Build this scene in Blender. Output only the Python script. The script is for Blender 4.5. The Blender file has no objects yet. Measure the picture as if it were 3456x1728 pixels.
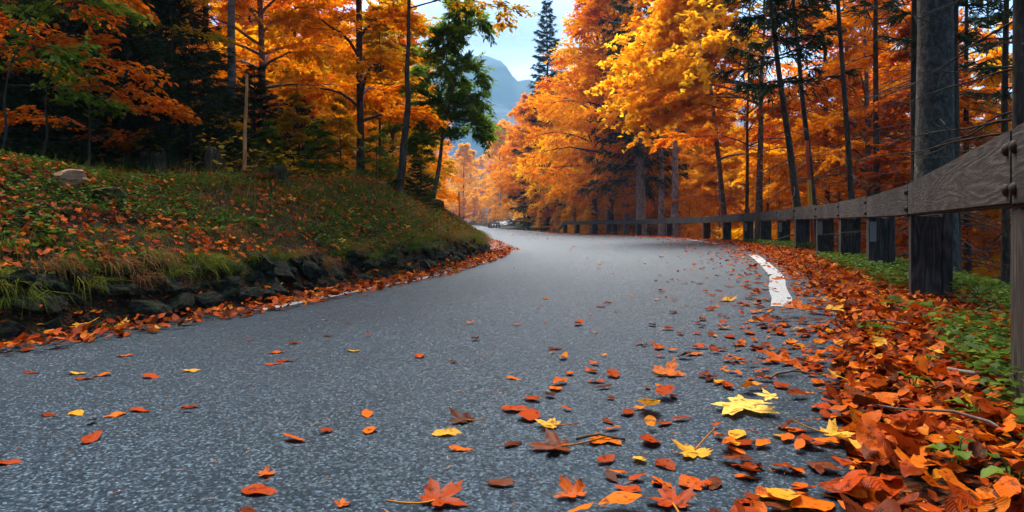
import bpy, math, random
import numpy as np
from mathutils import Vector, Matrix

# ------------------------------------------------------------------ camera, sky, sun, exposure
SC = bpy.context.scene
COL = SC.collection
EYE = 0.5
cam_d = bpy.data.cameras.new("camera"); cam = bpy.data.objects.new("camera", cam_d); COL.objects.link(cam)
cam.location = (0, 0, EYE); cam.rotation_euler = (math.radians(90), 0, 0)
cam_d.sensor_width = 36; cam_d.lens = 24; cam_d.shift_y = -0.0336
cam_d.clip_start = 0.02; cam_d.clip_end = 8000
SC.camera = cam
SUN_EL, SUN_AZ = math.radians(58), math.radians(-7)      # azimuth from +Y towards +X
world = bpy.data.worlds.new("World"); SC.world = world; world.use_nodes = True
wn = world.node_tree; wn.nodes.clear()
wo = wn.nodes.new("ShaderNodeOutputWorld"); wb = wn.nodes.new("ShaderNodeBackground"); ws = wn.nodes.new("ShaderNodeTexSky")
ws.sky_type = 'NISHITA'; ws.sun_disc = False; ws.sun_elevation = SUN_EL; ws.sun_rotation = SUN_AZ
ws.air_density = 1.0; ws.dust_density = 3.5; ws.ozone_density = 2.0; ws.altitude = 800
wb.inputs[1].default_value = 0.042
wn.links.new(ws.outputs[0], wb.inputs[0]); wn.links.new(wb.outputs[0], wo.inputs[0])
sun_d = bpy.data.lights.new("sun", 'SUN'); sun_o = bpy.data.objects.new("sun", sun_d); COL.objects.link(sun_o)
sun_d.energy = 1.5; sun_d.angle = math.radians(48); sun_d.color = (1.0, 0.93, 0.82)
sd = Vector((math.sin(SUN_AZ)*math.cos(SUN_EL), math.cos(SUN_AZ)*math.cos(SUN_EL), math.sin(SUN_EL)))
sun_o.rotation_euler = sd.to_track_quat('Z', 'Y').to_euler()
sun_o.location = (0, 0, 60)
vs = SC.view_settings; vs.view_transform = 'Standard'; vs.look = 'None'; vs.gamma = 1; vs.use_curve_mapping = False
vs.exposure = 3.25
SC.render.engine = 'CYCLES'
cy = SC.cycles
cy.max_bounces = 6; cy.diffuse_bounces = 4; cy.glossy_bounces = 2; cy.transmission_bounces = 4; cy.transparent_max_bounces = 4
cy.volume_bounces = 0; cy.use_denoising = True; cy.caustics_reflective = False; cy.caustics_refractive = False
cy.use_light_tree = False

# ------------------------------------------------------------------ small helpers
F = 2304.0
rng = np.random.default_rng(7)
random.seed(7)
PI = math.pi

def at(x, y, Y):            # photograph pixel + distance -> world
    return np.array([(x-1728)/F*Y, Y, EYE + (748-y)/F*Y])

def mesh(name, V, Fc, rnd=None, uvw=None, smooth=False):
    V = np.asarray(V, np.float32).reshape(-1, 3); Fc = np.asarray(Fc, np.int32)
    k = Fc.shape[1]; n = len(Fc)
    me = bpy.data.meshes.new(name)
    me.vertices.add(len(V)); me.vertices.foreach_set("co", V.ravel())
    me.loops.add(n*k); me.loops.foreach_set("vertex_index", Fc.ravel())
    me.polygons.add(n); me.polygons.foreach_set("loop_start", np.arange(0, n*k, k, dtype=np.int32))
    if smooth: me.polygons.foreach_set("use_smooth", np.ones(n, bool))
    if rnd is not None:
        a = me.attributes.new("rnd", 'FLOAT', 'FACE'); a.data.foreach_set("value", np.asarray(rnd, np.float32))
    if uvw is not None:
        a = me.attributes.new("luv", 'FLOAT_VECTOR', 'POINT'); a.data.foreach_set("vector", np.asarray(uvw, np.float32).ravel())
    me.update(calc_edges=True)
    return me

def obj(name, me, m=None, parent=None, loc=None, rot=None, scale=None, label=None, cat=None, group=None, kind=None):
    o = bpy.data.objects.new(name, me); COL.objects.link(o)
    if m is not None and me is not None and len(me.materials) == 0: me.materials.append(m)
    if parent is not None: o.parent = parent
    if loc is not None: o.location = loc
    if rot is not None: o.rotation_euler = rot
    if scale is not None: o.scale = (scale,)*3 if np.isscalar(scale) else scale
    if label: o["label"] = label
    if cat: o["category"] = cat
    if group: o["group"] = group
    if kind: o["kind"] = kind
    return o

class Geo:                  # collects quads
    def __init__(s): s.V = []; s.F = []; s.R = []; s.U = []; s.n = 0
    def add(s, V, Fc, r=0.5, u=None):
        V = np.asarray(V, float).reshape(-1, 3); Fc = np.asarray(Fc, int)
        s.V.append(V); s.F.append(Fc + s.n); s.n += len(V)
        s.R.append(np.broadcast_to(np.asarray(r, float), (len(Fc),)).copy())
        s.U.append(np.zeros((len(V), 3)) if u is None else np.asarray(u, float))
    def mesh(s, name, smooth=False):
        return mesh(name, np.concatenate(s.V), np.concatenate(s.F), np.concatenate(s.R), np.concatenate(s.U), smooth)

def tube(P, R, sides=6, cap=True):
    P = np.asarray(P, float); R = np.asarray(R, float); n = len(P)
    T = np.gradient(P, axis=0); T /= np.linalg.norm(T, axis=1, keepdims=True)+1e-9
    ref = np.array([1, 0, 0]) if abs(T[:, 2]).mean() > 0.6 else np.array([0, 0, 1])
    A = np.cross(T, ref); A /= np.linalg.norm(A, axis=1, keepdims=True)+1e-9
    B = np.cross(T, A)
    ang = np.arange(sides)/sides*2*PI
    V = P[:, None]+R[:, None, None]*(np.cos(ang)[None, :, None]*A[:, None]+np.sin(ang)[None, :, None]*B[:, None])
    i = np.arange(n-1)[:, None]*sides; j = np.arange(sides)[None]; j2 = (j+1) % sides
    Fc = np.stack([i+j, i+j2, i+sides+j2, i+sides+j], -1).reshape(-1, 4)
    return V.reshape(-1, 3), Fc

def frames(d, nrm):         # x axis along d, z close to nrm
    d = d/(np.linalg.norm(d, axis=-1, keepdims=True)+1e-9)
    y = np.cross(nrm, d); y /= np.linalg.norm(y, axis=-1, keepdims=True)+1e-9
    z = np.cross(d, y)
    return np.stack([d, y, z], -1)          # columns

def scatter(g, base, pos, M, s, r):         # copies of a base leaf into one mesh
    bV, bF, bU = base
    n = len(pos); k = len(bV)
    s = np.broadcast_to(np.asarray(s, float), (n,))
    V = np.einsum('nij,kj->nki', M, bV)*s[:, None, None]+pos[:, None]
    Fc = (bF[None]+(np.arange(n)*k)[:, None, None]).reshape(-1, bF.shape[1])
    g.add(V.reshape(-1, 3), Fc, np.repeat(r, len(bF)), np.tile(bU, (n, 1)))

def crom(P, per=24):
    P = np.asarray(P, float); Q = np.vstack([2*P[0]-P[1], P, 2*P[-1]-P[-2]])
    out = []
    t = np.linspace(0, 1, per, endpoint=False)[:, None]
    for i in range(1, len(Q)-2):
        a, b, c, d = Q[i-1], Q[i], Q[i+1], Q[i+2]
        out.append(.5*((2*b)+(c-a)*t+(2*a-5*b+4*c-d)*t**2+(-a+3*b-3*c+d)*t**3))
    out.append(Q[-2:-1]); return np.vstack(out)

def sm(a, b, x):
    t = np.clip((x-a)/(b-a), 0, 1); return t*t*(3-2*t)

_nr = np.random.default_rng(3); _ph = _nr.uniform(0, 6.28, (40, 2)); _di = _nr.uniform(0, 6.28, 40)
def noise2(x, y, f=1.0, octv=4, seed=0):
    v = 0; a = 1
    for o in range(octv):
        for q in range(3):
            i = (seed*5+o*3+q) % 40; th = _di[i]
            v = v+a/3*np.sin(f*(x*math.cos(th)+y*math.sin(th))+_ph[i, 0]+1.3*np.sin(f*.7*(y*math.cos(th)-x*math.sin(th))+_ph[i, 1]))
        f *= 2.1; a *= .5
    return v

# ------------------------------------------------------------------ materials
def new_mat(name):
    m = bpy.data.materials.new(name); m.use_nodes = True
    nt = m.node_tree; nt.nodes.clear()
    return m, nt, nt.nodes.new("ShaderNodeOutputMaterial")

def N(nt, t, ins=None, **props):
    n = nt.nodes.new(t)
    for k, v in props.items(): setattr(n, k, v)
    if ins:
        for k, v in ins.items():
            sck = n.inputs[k]
            if isinstance(v, bpy.types.NodeSocket): nt.links.new(v, sck)
            else: sck.default_value = v
    return n

def c4(c): return (c[0], c[1], c[2], 1)

def ramp(nt, fac, stops, interp='LINEAR'):
    n = nt.nodes.new("ShaderNodeValToRGB"); cr = n.color_ramp; cr.interpolation = interp
    if len(stops) and len(stops[0]) == 3 and not isinstance(stops[0][1], tuple):
        stops = [(i/(max(1, len(stops)-1)), c) for i, c in enumerate(stops)]
    while len(cr.elements) > 1: cr.elements.remove(cr.elements[-1])
    cr.elements[0].position = stops[0][0]; cr.elements[0].color = c4(stops[0][1])
    for p, c in stops[1:]:
        e = cr.elements.new(p); e.color = c4(c)
    nt.links.new(fac, n.inputs[0]); return n.outputs[0]

def leaf_mat(name, cols, trans=0.6, gloss=0.0, rough=0.45, obj_rand=0.0, veins=False, spots=False):
    m, nt, out = new_mat(name)
    a = N(nt, "ShaderNodeAttribute", attribute_name="rnd").outputs["Fac"]
    if obj_rand:
        oi = N(nt, "ShaderNodeObjectInfo").outputs["Random"]
        a = N(nt, "ShaderNodeMath", {0: oi, 1: obj_rand, 2: a}, operation='MULTIPLY_ADD').outputs[0]
        a = N(nt, "ShaderNodeMath", {0: a}, operation='FRACT').outputs[0]
    col = ramp(nt, a, cols)
    nrm = None
    if spots:
        pz = N(nt, "ShaderNodeNewGeometry").outputs["Position"]
        nz = N(nt, "ShaderNodeTexNoise", {"Vector": pz, "Scale": 55.0, "Detail": 4.0, "Roughness": .65}).outputs["Fac"]
        f = ramp(nt, nz, [(.36, (.30, .24, .20)), (.48, (1, 1, 1)), (.62, (1, 1, 1)), (.72, (.62, .52, .45))])
        col = N(nt, "ShaderNodeMix", {"Factor": 1.0, 6: col, 7: f}, data_type='RGBA', blend_type='MULTIPLY').outputs[2]
    if veins:
        lv = N(nt, "ShaderNodeAttribute", attribute_name="luv").outputs["Vector"]
        sx = N(nt, "ShaderNodeSeparateXYZ", {0: lv})
        ay = N(nt, "ShaderNodeMath", {0: sx.outputs[1]}, operation='ABSOLUTE').outputs[0]
        ph = N(nt, "ShaderNodeMath", {0: ay, 1: -.9, 2: sx.outputs[0]}, operation='MULTIPLY_ADD').outputs[0]
        sn = N(nt, "ShaderNodeMath", {0: N(nt, "ShaderNodeMath", {0: ph, 1: 52.0}, operation='MULTIPLY').outputs[0]}, operation='SINE').outputs[0]
        bp = N(nt, "ShaderNodeBump", {"Strength": .22, "Distance": .003, "Height": sn})
        nrm = bp.outputs[0]
    di = N(nt, "ShaderNodeBsdfDiffuse", {"Color": col}); tr = N(nt, "ShaderNodeBsdfTranslucent", {"Color": col})
    if nrm is not None: nt.links.new(nrm, di.inputs["Normal"])
    mx = N(nt, "ShaderNodeMixShader", {0: trans, 1: di.outputs[0], 2: tr.outputs[0]})
    if gloss:
        gl = N(nt, "ShaderNodeBsdfGlossy", {"Roughness": rough})
        if nrm is not None: nt.links.new(nrm, gl.inputs["Normal"])
        mx = N(nt, "ShaderNodeMixShader", {0: gloss, 1: mx.outputs[0], 2: gl.outputs[0]})
    nt.links.new(mx.outputs[0], out.inputs[0])
    return m

def rough_mat(name, stops, scale=(6, 6, 6), detail=6, rough=.9, bump=.5, bdist=.02, spec=.2, extra=None, coord="Object", nrough=.6):
    m, nt, out = new_mat(name)
    tc = N(nt, "ShaderNodeTexCoord").outputs[coord]
    mp = N(nt, "ShaderNodeMapping", {"Vector": tc, "Scale": scale}).outputs[0]
    nz = N(nt, "ShaderNodeTexNoise", {"Vector": mp, "Scale": 1.0, "Detail": float(detail), "Roughness": nrough, "Distortion": .4}).outputs["Fac"]
    col = ramp(nt, nz, stops)
    if extra: col = extra(nt, tc, col)
    bp = N(nt, "ShaderNodeBump", {"Strength": bump, "Distance": bdist, "Height": nz}).outputs[0]
    p = N(nt, "ShaderNodeBsdfPrincipled", {"Base Color": col, "Roughness": rough, "Normal": bp, "Specular IOR Level": spec})
    nt.links.new(p.outputs[0], out.inputs[0]); return m

def mixc(nt, f, a, b):
    return N(nt, "ShaderNodeMix", {0: f, 6: a, 7: b}, data_type='RGBA').outputs[2]

M = {}
M['orange'] = leaf_mat("orange_leaf", [(.54, .13, .003), (.80, .25, .003), (.90, .35, .004), (.93, .47, .008)])
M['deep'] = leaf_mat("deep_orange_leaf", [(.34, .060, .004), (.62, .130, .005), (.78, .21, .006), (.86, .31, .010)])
M['gold'] = leaf_mat("golden_leaf", [(.80, .30, .003), (.90, .43, .004), (.93, .52, .006), (.95, .62, .02)])
M['yellow'] = leaf_mat("yellow_leaf", [(.86, .34, .007), (.92, .48, .012), (.95, .60, .035)])
M['olive'] = leaf_mat("turning_leaf", [(.14, .14, .010), (.38, .28, .012), (.70, .33, .010), (.80, .38, .012)])
M['green'] = leaf_mat("green_leaf", [(.060, .115, .010), (.13, .22, .014), (.23, .32, .025)], trans=.6, gloss=.01)
M['herb'] = leaf_mat("herb_leaf", [(.030, .060, .008), (.065, .115, .010), (.14, .21, .02)], trans=.35, gloss=.01)
M['needle'] = leaf_mat("spruce_needle", [(.014, .022, .007), (.028, .042, .010), (.052, .070, .016)], trans=.15, gloss=.01)
M['grass'] = leaf_mat("grass_blade", [(.04, .075, .008), (.08, .125, .012), (.15, .17, .02), (.26, .17, .04)], trans=.35)
M['drygrass'] = leaf_mat("dry_grass_blade", [(.14, .06, .025), (.26, .12, .045), (.40, .22, .09)], trans=.3)
M['fern'] = leaf_mat("fern_leaf", [(.02, .05, .01), (.05, .11, .015), (.08, .14, .02)], trans=.3)
M['fernred'] = leaf_mat("withered_fern_leaf", [(.12, .035, .012), (.25, .07, .02)], trans=.3)
M['litter'] = leaf_mat("fallen_leaf_mixed", [(.045, .012, .005), (.15, .025, .005), (.34, .042, .004), (.50, .068, .004), (.60, .11, .005), (.70, .24, .012)], trans=.2, gloss=.008, rough=.4, veins=True, spots=True)
M['rust'] = leaf_mat("fallen_leaf_rust", [(.20, .028, .005), (.42, .052, .005)], trans=.2, gloss=.008, rough=.35, obj_rand=1, veins=True, spots=True)
M['forange'] = leaf_mat("fallen_leaf_orange", [(.50, .080, .005), (.70, .15, .006)], trans=.25, gloss=.008, rough=.4, obj_rand=1, veins=True, spots=True)
M['brown'] = leaf_mat("fallen_leaf_brown", [(.07, .018, .007), (.16, .034, .008)], trans=.1, gloss=.01, rough=.35, obj_rand=1, veins=True, spots=True)
M['fyellow'] = leaf_mat("fallen_leaf_yellow", [(.72, .30, .018), (.85, .44, .045)], trans=.3, gloss=.01, rough=.4, obj_rand=1, veins=True, spots=True)
M['palemaple'] = leaf_mat("fallen_maple_pale_yellow", [(.82, .50, .09), (.88, .58, .13)], trans=.2, gloss=.01, veins=False, spots=True)
M['stalk'] = leaf_mat("leaf_stalk", [(.45, .13, .02), (.60, .22, .03)], trans=.1)

def lichen(nt, tc, col):
    v = N(nt, "ShaderNodeTexNoise", {"Vector": tc, "Scale": 9.0, "Detail": 5.0, "Roughness": .7}).outputs["Fac"]
    f = ramp(nt, v, [(.50, (0, 0, 0)), (.60, (1, 1, 1))])
    return mixc(nt, N(nt, "ShaderNodeMath", {0: f, 1: .5}, operation='MULTIPLY').outputs[0], col, (.30, .29, .27, 1))
def moss_low(nt, tc, col):
    v = N(nt, "ShaderNodeTexNoise", {"Vector": tc, "Scale": 5.0, "Detail": 6.0, "Roughness": .7}).outputs["Fac"]
    f = ramp(nt, v, [(.46, (0, 0, 0)), (.60, (1, 1, 1))])
    return mixc(nt, N(nt, "ShaderNodeMath", {0: f, 1: .8}, operation='MULTIPLY').outputs[0], col, (.035, .055, .012, 1))
M['bark_spruce'] = rough_mat("spruce_bark", [(.32, (.020, .017, .013)), (.50, (.085, .073, .060)), (.68, (.20, .18, .155))], (17, 17, 13), 8, .95, 1.0, .05, nrough=.75)
M['bark_dark'] = rough_mat("dark_bark", [(.30, (.024, .017, .011)), (.60, (.085, .060, .040)), (.8, (.16, .12, .085))], (20, 20, 6), 6, .95, .7, .02)
M['bark_beech'] = rough_mat("beech_bark", [(.3, (.09, .072, .055)), (.55, (.21, .175, .14)), (.75, (.36, .32, .27))], (5, 5, 14), 6, .85, .35, .01, extra=lichen)
M['bark_warm'] = rough_mat("young_bark", [(.3, (.06, .042, .030)), (.6, (.16, .115, .08)), (.8, (.26, .20, .15))], (9, 9, 16), 5, .85, .4, .01, extra=lichen)
M['bark_pale'] = rough_mat("pale_bark", [(.34, (.07, .055, .042)), (.5, (.30, .255, .205)), (.7, (.52, .46, .39))], (9, 9, 7), 7, .9, .7, .03, nrough=.7)
M['barebark'] = rough_mat("peeling_stem", [(.35, (.14, .05, .02)), (.5, (.50, .19, .06)), (.7, (.68, .30, .11))], (30, 30, 5), 5, .8, .4, .01)
M['stump'] = rough_mat("rotten_wood", [(.3, (.014, .008, .005)), (.55, (.075, .042, .026)), (.75, (.20, .115, .065))], (22, 22, 4), 6, .95, .9, .03, extra=moss_low)
M['mossstump'] = rough_mat("mossy_wood", [(.3, (.006, .005, .003)), (.55, (.026, .022, .009)), (.75, (.060, .052, .018))], (12, 12, 4), 6, .95, .9, .03)
M['stone'] = rough_mat("wall_stone_rock", [(.36, (.006, .005, .004)), (.52, (.030, .025, .019)), (.64, (.085, .072, .056)), (.76, (.22, .195, .16))], (6, 6, 9), 10, .95, 1.0, .06, extra=moss_low, nrough=.72)
M['tanstone'] = rough_mat("tan_boulder_rock", [(.32, (.12, .05, .028)), (.5, (.55, .27, .15)), (.8, (.70, .40, .25))], (5, 5, 22), 8, .9, .9, .03)
M['mossstone'] = rough_mat("mossy_rock", [(.3, (.02, .028, .008)), (.5, (.06, .065, .015)), (.62, (.16, .07, .02)), (.8, (.24, .11, .03))], (7, 7, 7), 8, .95, .8, .03)
M['gravel'] = rough_mat("gravel_chip", [(.3, (.16, .15, .14)), (.6, (.36, .35, .33)), (.8, (.50, .49, .47))], (40, 40, 40), 3, .9, .3, .005)
M['mount'] = rough_mat("mountain_rock", [(.35, (.015, .030, .022)), (.55, (.03, .05, .035)), (.66, (.16, .17, .17)), (.8, (.26, .26, .26))], (.012, .012, .018), 8, .95, .6, 6)
def reflector():
    m, nt, out = new_mat("reflector_metal")
    p = N(nt, "ShaderNodeBsdfPrincipled", {"Base Color": (.20, .19, .18, 1), "Roughness": .5, "Metallic": .5})
    nt.links.new(p.outputs[0], out.inputs[0]); return m
M['plate'] = reflector()
M['bolt'] = rough_mat("rusty_bolt", [(.3, (.012, .008, .006)), (.7, (.05, .026, .016))], (60, 60, 60), 3, .75, .3, .003, spec=.25)
M['post_red'] = rough_mat("snow_pole_red_paint", [(.3, (.36, .035, .012)), (.7, (.55, .07, .02))], (20, 20, 6), 4, .6, .1, .002)
M['post_yel'] = rough_mat("snow_pole_yellow_paint", [(.3, (.55, .24, .02)), (.7, (.75, .36, .04))], (20, 20, 6), 4, .6, .1, .002)
M['white'] = rough_mat("white_sign_paint", [(.3, (.7, .7, .7)), (.7, (.8, .8, .8))], (5, 5, 5), 2, .5, .0, .001)

def wood(name, horiz):
    m, nt, out = new_mat(name)
    tc = N(nt, "ShaderNodeTexCoord").outputs["Object"]
    oi = N(nt, "ShaderNodeObjectInfo").outputs["Random"]
    off = N(nt, "ShaderNodeMath", {0: oi, 1: 37.0}, operation='MULTIPLY').outputs[0]
    cx = N(nt, "ShaderNodeCombineXYZ", {0: off, 1: off, 2: off}).outputs[0]
    v = N(nt, "ShaderNodeVectorMath", {0: tc, 1: cx}, operation='ADD').outputs[0]
    sc1 = (.7, 1.5, 8) if horiz else (7, 7, 1.0)
    mp = N(nt, "ShaderNodeMapping", {"Vector": v, "Scale": sc1}).outputs[0]
    warp = N(nt, "ShaderNodeTexNoise", {"Vector": mp, "Scale": .9, "Detail": 2.0}).outputs["Fac"]
    wsn = N(nt, "ShaderNodeMath", {0: warp, 1: 95.0}, operation='MULTIPLY').outputs[0]
    ring = N(nt, "ShaderNodeMath", {0: wsn}, operation='SINE').outputs[0]
    fine = N(nt, "ShaderNodeTexNoise", {"Vector": N(nt, "ShaderNodeMapping", {"Vector": v, "Scale": (8, 60, 90) if horiz else (90, 90, 5)}).outputs[0], "Scale": 1.0, "Detail": 5.0, "Roughness": .7}).outputs["Fac"]
    h = N(nt, "ShaderNodeMath", {0: ring, 1: .09, 2: fine}, operation='MULTIPLY_ADD').outputs[0]
    base = ramp(nt, h, [(.26, (.010, .008, .006)), (.45, (.034, .027, .022)), (.60, (.068, .055, .045)), (.82, (.15, .125, .105))])
    big = N(nt, "ShaderNodeTexNoise", {"Vector": v, "Scale": 3.5, "Detail": 4.0, "Roughness": .6}).outputs["Fac"]
    stain = ramp(nt, big, [(.36, (.42, .38, .34)), (.58, (1, 1, 1))])
    col = N(nt, "ShaderNodeMix", {0: 1.0, 6: base, 7: stain}, data_type='RGBA', blend_type='MULTIPLY').outputs[2]
    bp = N(nt, "ShaderNodeBump", {"Strength": .7, "Distance": .006, "Height": h}).outputs[0]
    p = N(nt, "ShaderNodeBsdfPrincipled", {"Base Color": col, "Roughness": .8, "Normal": bp, "Specular IOR Level": .25})
    nt.links.new(p.outputs[0], out.inputs[0]); return m
M['plank'] = wood("weathered_plank", True)
M['post'] = wood("weathered_post", False)

def asphalt():
    m, nt, out = new_mat("asphalt")
    g = N(nt, "ShaderNodeNewGeometry"); pos = g.outputs["Position"]
    vo = N(nt, "ShaderNodeTexVoronoi", {"Vector": pos, "Scale": 165.0, "Randomness": 1.0})
    rc = N(nt, "ShaderNodeSeparateColor", {0: vo.outputs["Color"]})
    stone = ramp(nt, rc.outputs[0], [(0, (.003, .005, .008)), (.45, (.007, .012, .020)), (.75, (.016, .028, .046)), (.92, (.046, .073, .110)), (1, (.14, .19, .25))])
    gap = ramp(nt, vo.outputs["Distance"], [(.28, (1, 1, 1)), (.60, (.22, .22, .22))])
    col = N(nt, "ShaderNodeMix", {0: 1.0, 6: stone, 7: gap}, data_type='RGBA', blend_type='MULTIPLY').outputs[2]
    big = N(nt, "ShaderNodeTexNoise", {"Vector": pos, "Scale": .8, "Detail": 6.0, "Roughness": .65}).outputs["Fac"]
    pat = ramp(nt, big, [(.28, (.55, .57, .60)), (.5, (.95, .95, .95)), (.72, (1.3, 1.28, 1.25))])
    col = N(nt, "ShaderNodeMix", {0: 1.0, 6: col, 7: pat}, data_type='RGBA', blend_type='MULTIPLY').outputs[2]
    lv = N(nt, "ShaderNodeSeparateXYZ", {0: N(nt, "ShaderNodeAttribute", attribute_name="luv").outputs["Vector"]})
    wob = N(nt, "ShaderNodeMath", {0: big, 1: .10, 2: lv.outputs[0]}, operation='MULTIPLY_ADD').outputs[0]
    trk = ramp(nt, wob, [(.03, (.62, .55, .46)), (.11, (.95, .95, .95)), (.22, (1.12, 1.12, 1.12)), (.33, (.80, .81, .83)), (.46, (1.1, 1.1, 1.1)), (.62, (1.08, 1.08, 1.08)), (.74, (.80, .81, .83)), (.87, (1.1, 1.1, 1.1)), (1.0, (.70, .63, .54))])
    col = N(nt, "ShaderNodeMix", {0: 1.0, 6: col, 7: trk}, data_type='RGBA', blend_type='MULTIPLY').outputs[2]
    tilt = N(nt, "ShaderNodeVectorMath", {0: N(nt, "ShaderNodeVectorMath", {0: vo.outputs["Color"], 1: (.5, .5, .5)}, operation='SUBTRACT').outputs[0], 1: (.75, .75, .3)}, operation='MULTIPLY').outputs[0]
    nn = N(nt, "ShaderNodeVectorMath", {0: N(nt, "ShaderNodeVectorMath", {0: g.outputs["Normal"], 1: tilt}, operation='ADD').outputs[0]}, operation='NORMALIZE').outputs[0]
    rr = ramp(nt, rc.outputs[1], [(0, (.42, .42, .42)), (1, (.75, .75, .75))])
    p = N(nt, "ShaderNodeBsdfPrincipled", {"Base Color": col, "Roughness": rr, "Normal": nn, "Specular IOR Level": .28, "Specular Tint": (.30, .68, 1.0, 1)})  # blue specular tint puts the sky's bluish sheen into the material
    nt.links.new(p.outputs[0], out.inputs[0]); return m
M['asphalt'] = asphalt()
def paint():
    m, nt, out = new_mat("worn_road_paint")
    g = N(nt, "ShaderNodeNewGeometry").outputs["Position"]
    n1 = N(nt, "ShaderNodeTexNoise", {"Vector": g, "Scale": 90.0, "Detail": 4.0, "Roughness": .7}).outputs["Fac"]
    col = ramp(nt, n1, [(.36, (.03, .035, .04)), (.47, (.30, .30, .29)), (.7, (.50, .49, .47))])
    p = N(nt, "ShaderNodeBsdfPrincipled", {"Base Color": col, "Roughness": .6, "Normal": N(nt, "ShaderNodeBump", {"Strength": .3, "Distance": .003, "Height": n1}).outputs[0]})
    nt.links.new(p.outputs[0], out.inputs[0]); return m
M['paint'] = paint()
def soil():
    m, nt, out = new_mat("forest_soil")
    g = N(nt, "ShaderNodeNewGeometry").outputs["Position"]
    vo = N(nt, "ShaderNodeTexVoronoi", {"Vector": g, "Scale": 55.0})
    rc = N(nt, "ShaderNodeSeparateColor", {0: vo.outputs["Color"]})
    lf = ramp(nt, rc.outputs[0], [(0, (.012, .008, .005)), (.5, (.030, .015, .008)), (.8, (.075, .024, .009)), (.93, (.15, .042, .010)), (1, (.22, .08, .018))])
    b = N(nt, "ShaderNodeTexNoise", {"Vector": g, "Scale": 1.1, "Detail": 6.0, "Roughness": .7}).outputs["Fac"]
    f = ramp(nt, b, [(.42, (0, 0, 0)), (.6, (1, 1, 1))])
    col = mixc(nt, f, lf, (.020, .024, .008, 1))
    bp = N(nt, "ShaderNodeBump", {"Strength": .8, "Distance": .03, "Height": vo.outputs["Distance"]}).outputs[0]
    p = N(nt, "ShaderNodeBsdfPrincipled", {"Base Color": col, "Roughness": .95, "Normal": bp, "Specular IOR Level": .1})
    nt.links.new(p.outputs[0], out.inputs[0]); return m
M['soil'] = soil()

# ------------------------------------------------------------------ road plan and terrain
LP = [(-30, -34), (-18, -18), (-10, -8), (-6, -2.5), (-3.9, .5), (-2.36, 3.15), (-1.74, 4.53), (-1.40, 5.7), (-.90, 7.39), (-.45, 9.87), (-.22, 12.2),
      (-.2, 14.5), (-.45, 18), (-.95, 23.5), (-2.0, 31), (-3.6, 39), (-5.2, 48), (-6.8, 58), (-7.8, 68), (-8.4, 80), (-8.7, 95), (-9.8, 104), (-13, 111), (-22, 118), (-40, 124), (-65, 131), (-120, 140)]
RP = [(-26, -38), (-14, -21), (-6.5, -11), (-2.4, -5), (-.25, -.1), (.26, 1.2), (.70, 2.2), (1.58, 4.0), (2.02, 5.2), (2.45, 6.33), (3.0, 8.1), (3.55, 10.0), (4.1, 12.2),
      (4.65, 14.8), (5.15, 18), (5.55, 23), (5.15, 29), (4.05, 36), (2.4, 43), (.6, 52), (-1.2, 60), (-2.6, 68), (-3.4, 80), (-3.6, 95), (-4.6, 108), (-8, 117), (-20, 124), (-40, 130), (-65, 137), (-120, 146)]
Lc, Rc = crom(LP, 28), crom(RP, 28)

def zprof(Y):
    return np.interp(Y, [-40, 12, 18, 29, 36, 43, 54, 63, 78, 95, 108, 120, 150], [0, 0, -.04, -.13, -.19, -.23, -.17, -.12, -.46, -.45, -.32, -.06, .3])
def zL(Y): return zprof(Y) - .11*(1-sm(14, 34, Y))

def nearest(C, P):
    C4 = C.astype(np.float32)
    T = np.gradient(C, axis=0); out_d = np.empty(len(P)); out_i = np.empty(len(P), int)
    for a in range(0, len(P), 4000):
        q = P[a:a+4000]; q4 = q.astype(np.float32)
        d2 = (q4[:, None, 0]-C4[None, :, 0])**2+(q4[:, None, 1]-C4[None, :, 1])**2
        i = d2.argmin(1); out_i[a:a+4000] = i
        t = T[i]; r = q-C[i]; tn = np.linalg.norm(t, axis=1)+1e-9
        cr = (t[:, 0]*r[:, 1]-t[:, 1]*r[:, 0])/tn                  # + on the left
        d = np.sqrt(d2[np.arange(len(q)), i])
        out_d[a:a+4000] = np.sign(cr)*np.maximum(np.abs(cr), np.where(d > 2.5, d, 0))
    return out_d, out_i

def lat(P):
    dl, il = nearest(Lc, P); dr, ir = nearest(Rc, P)
    return dl, -dr, il, ir                                          # both positive outside the road

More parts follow.
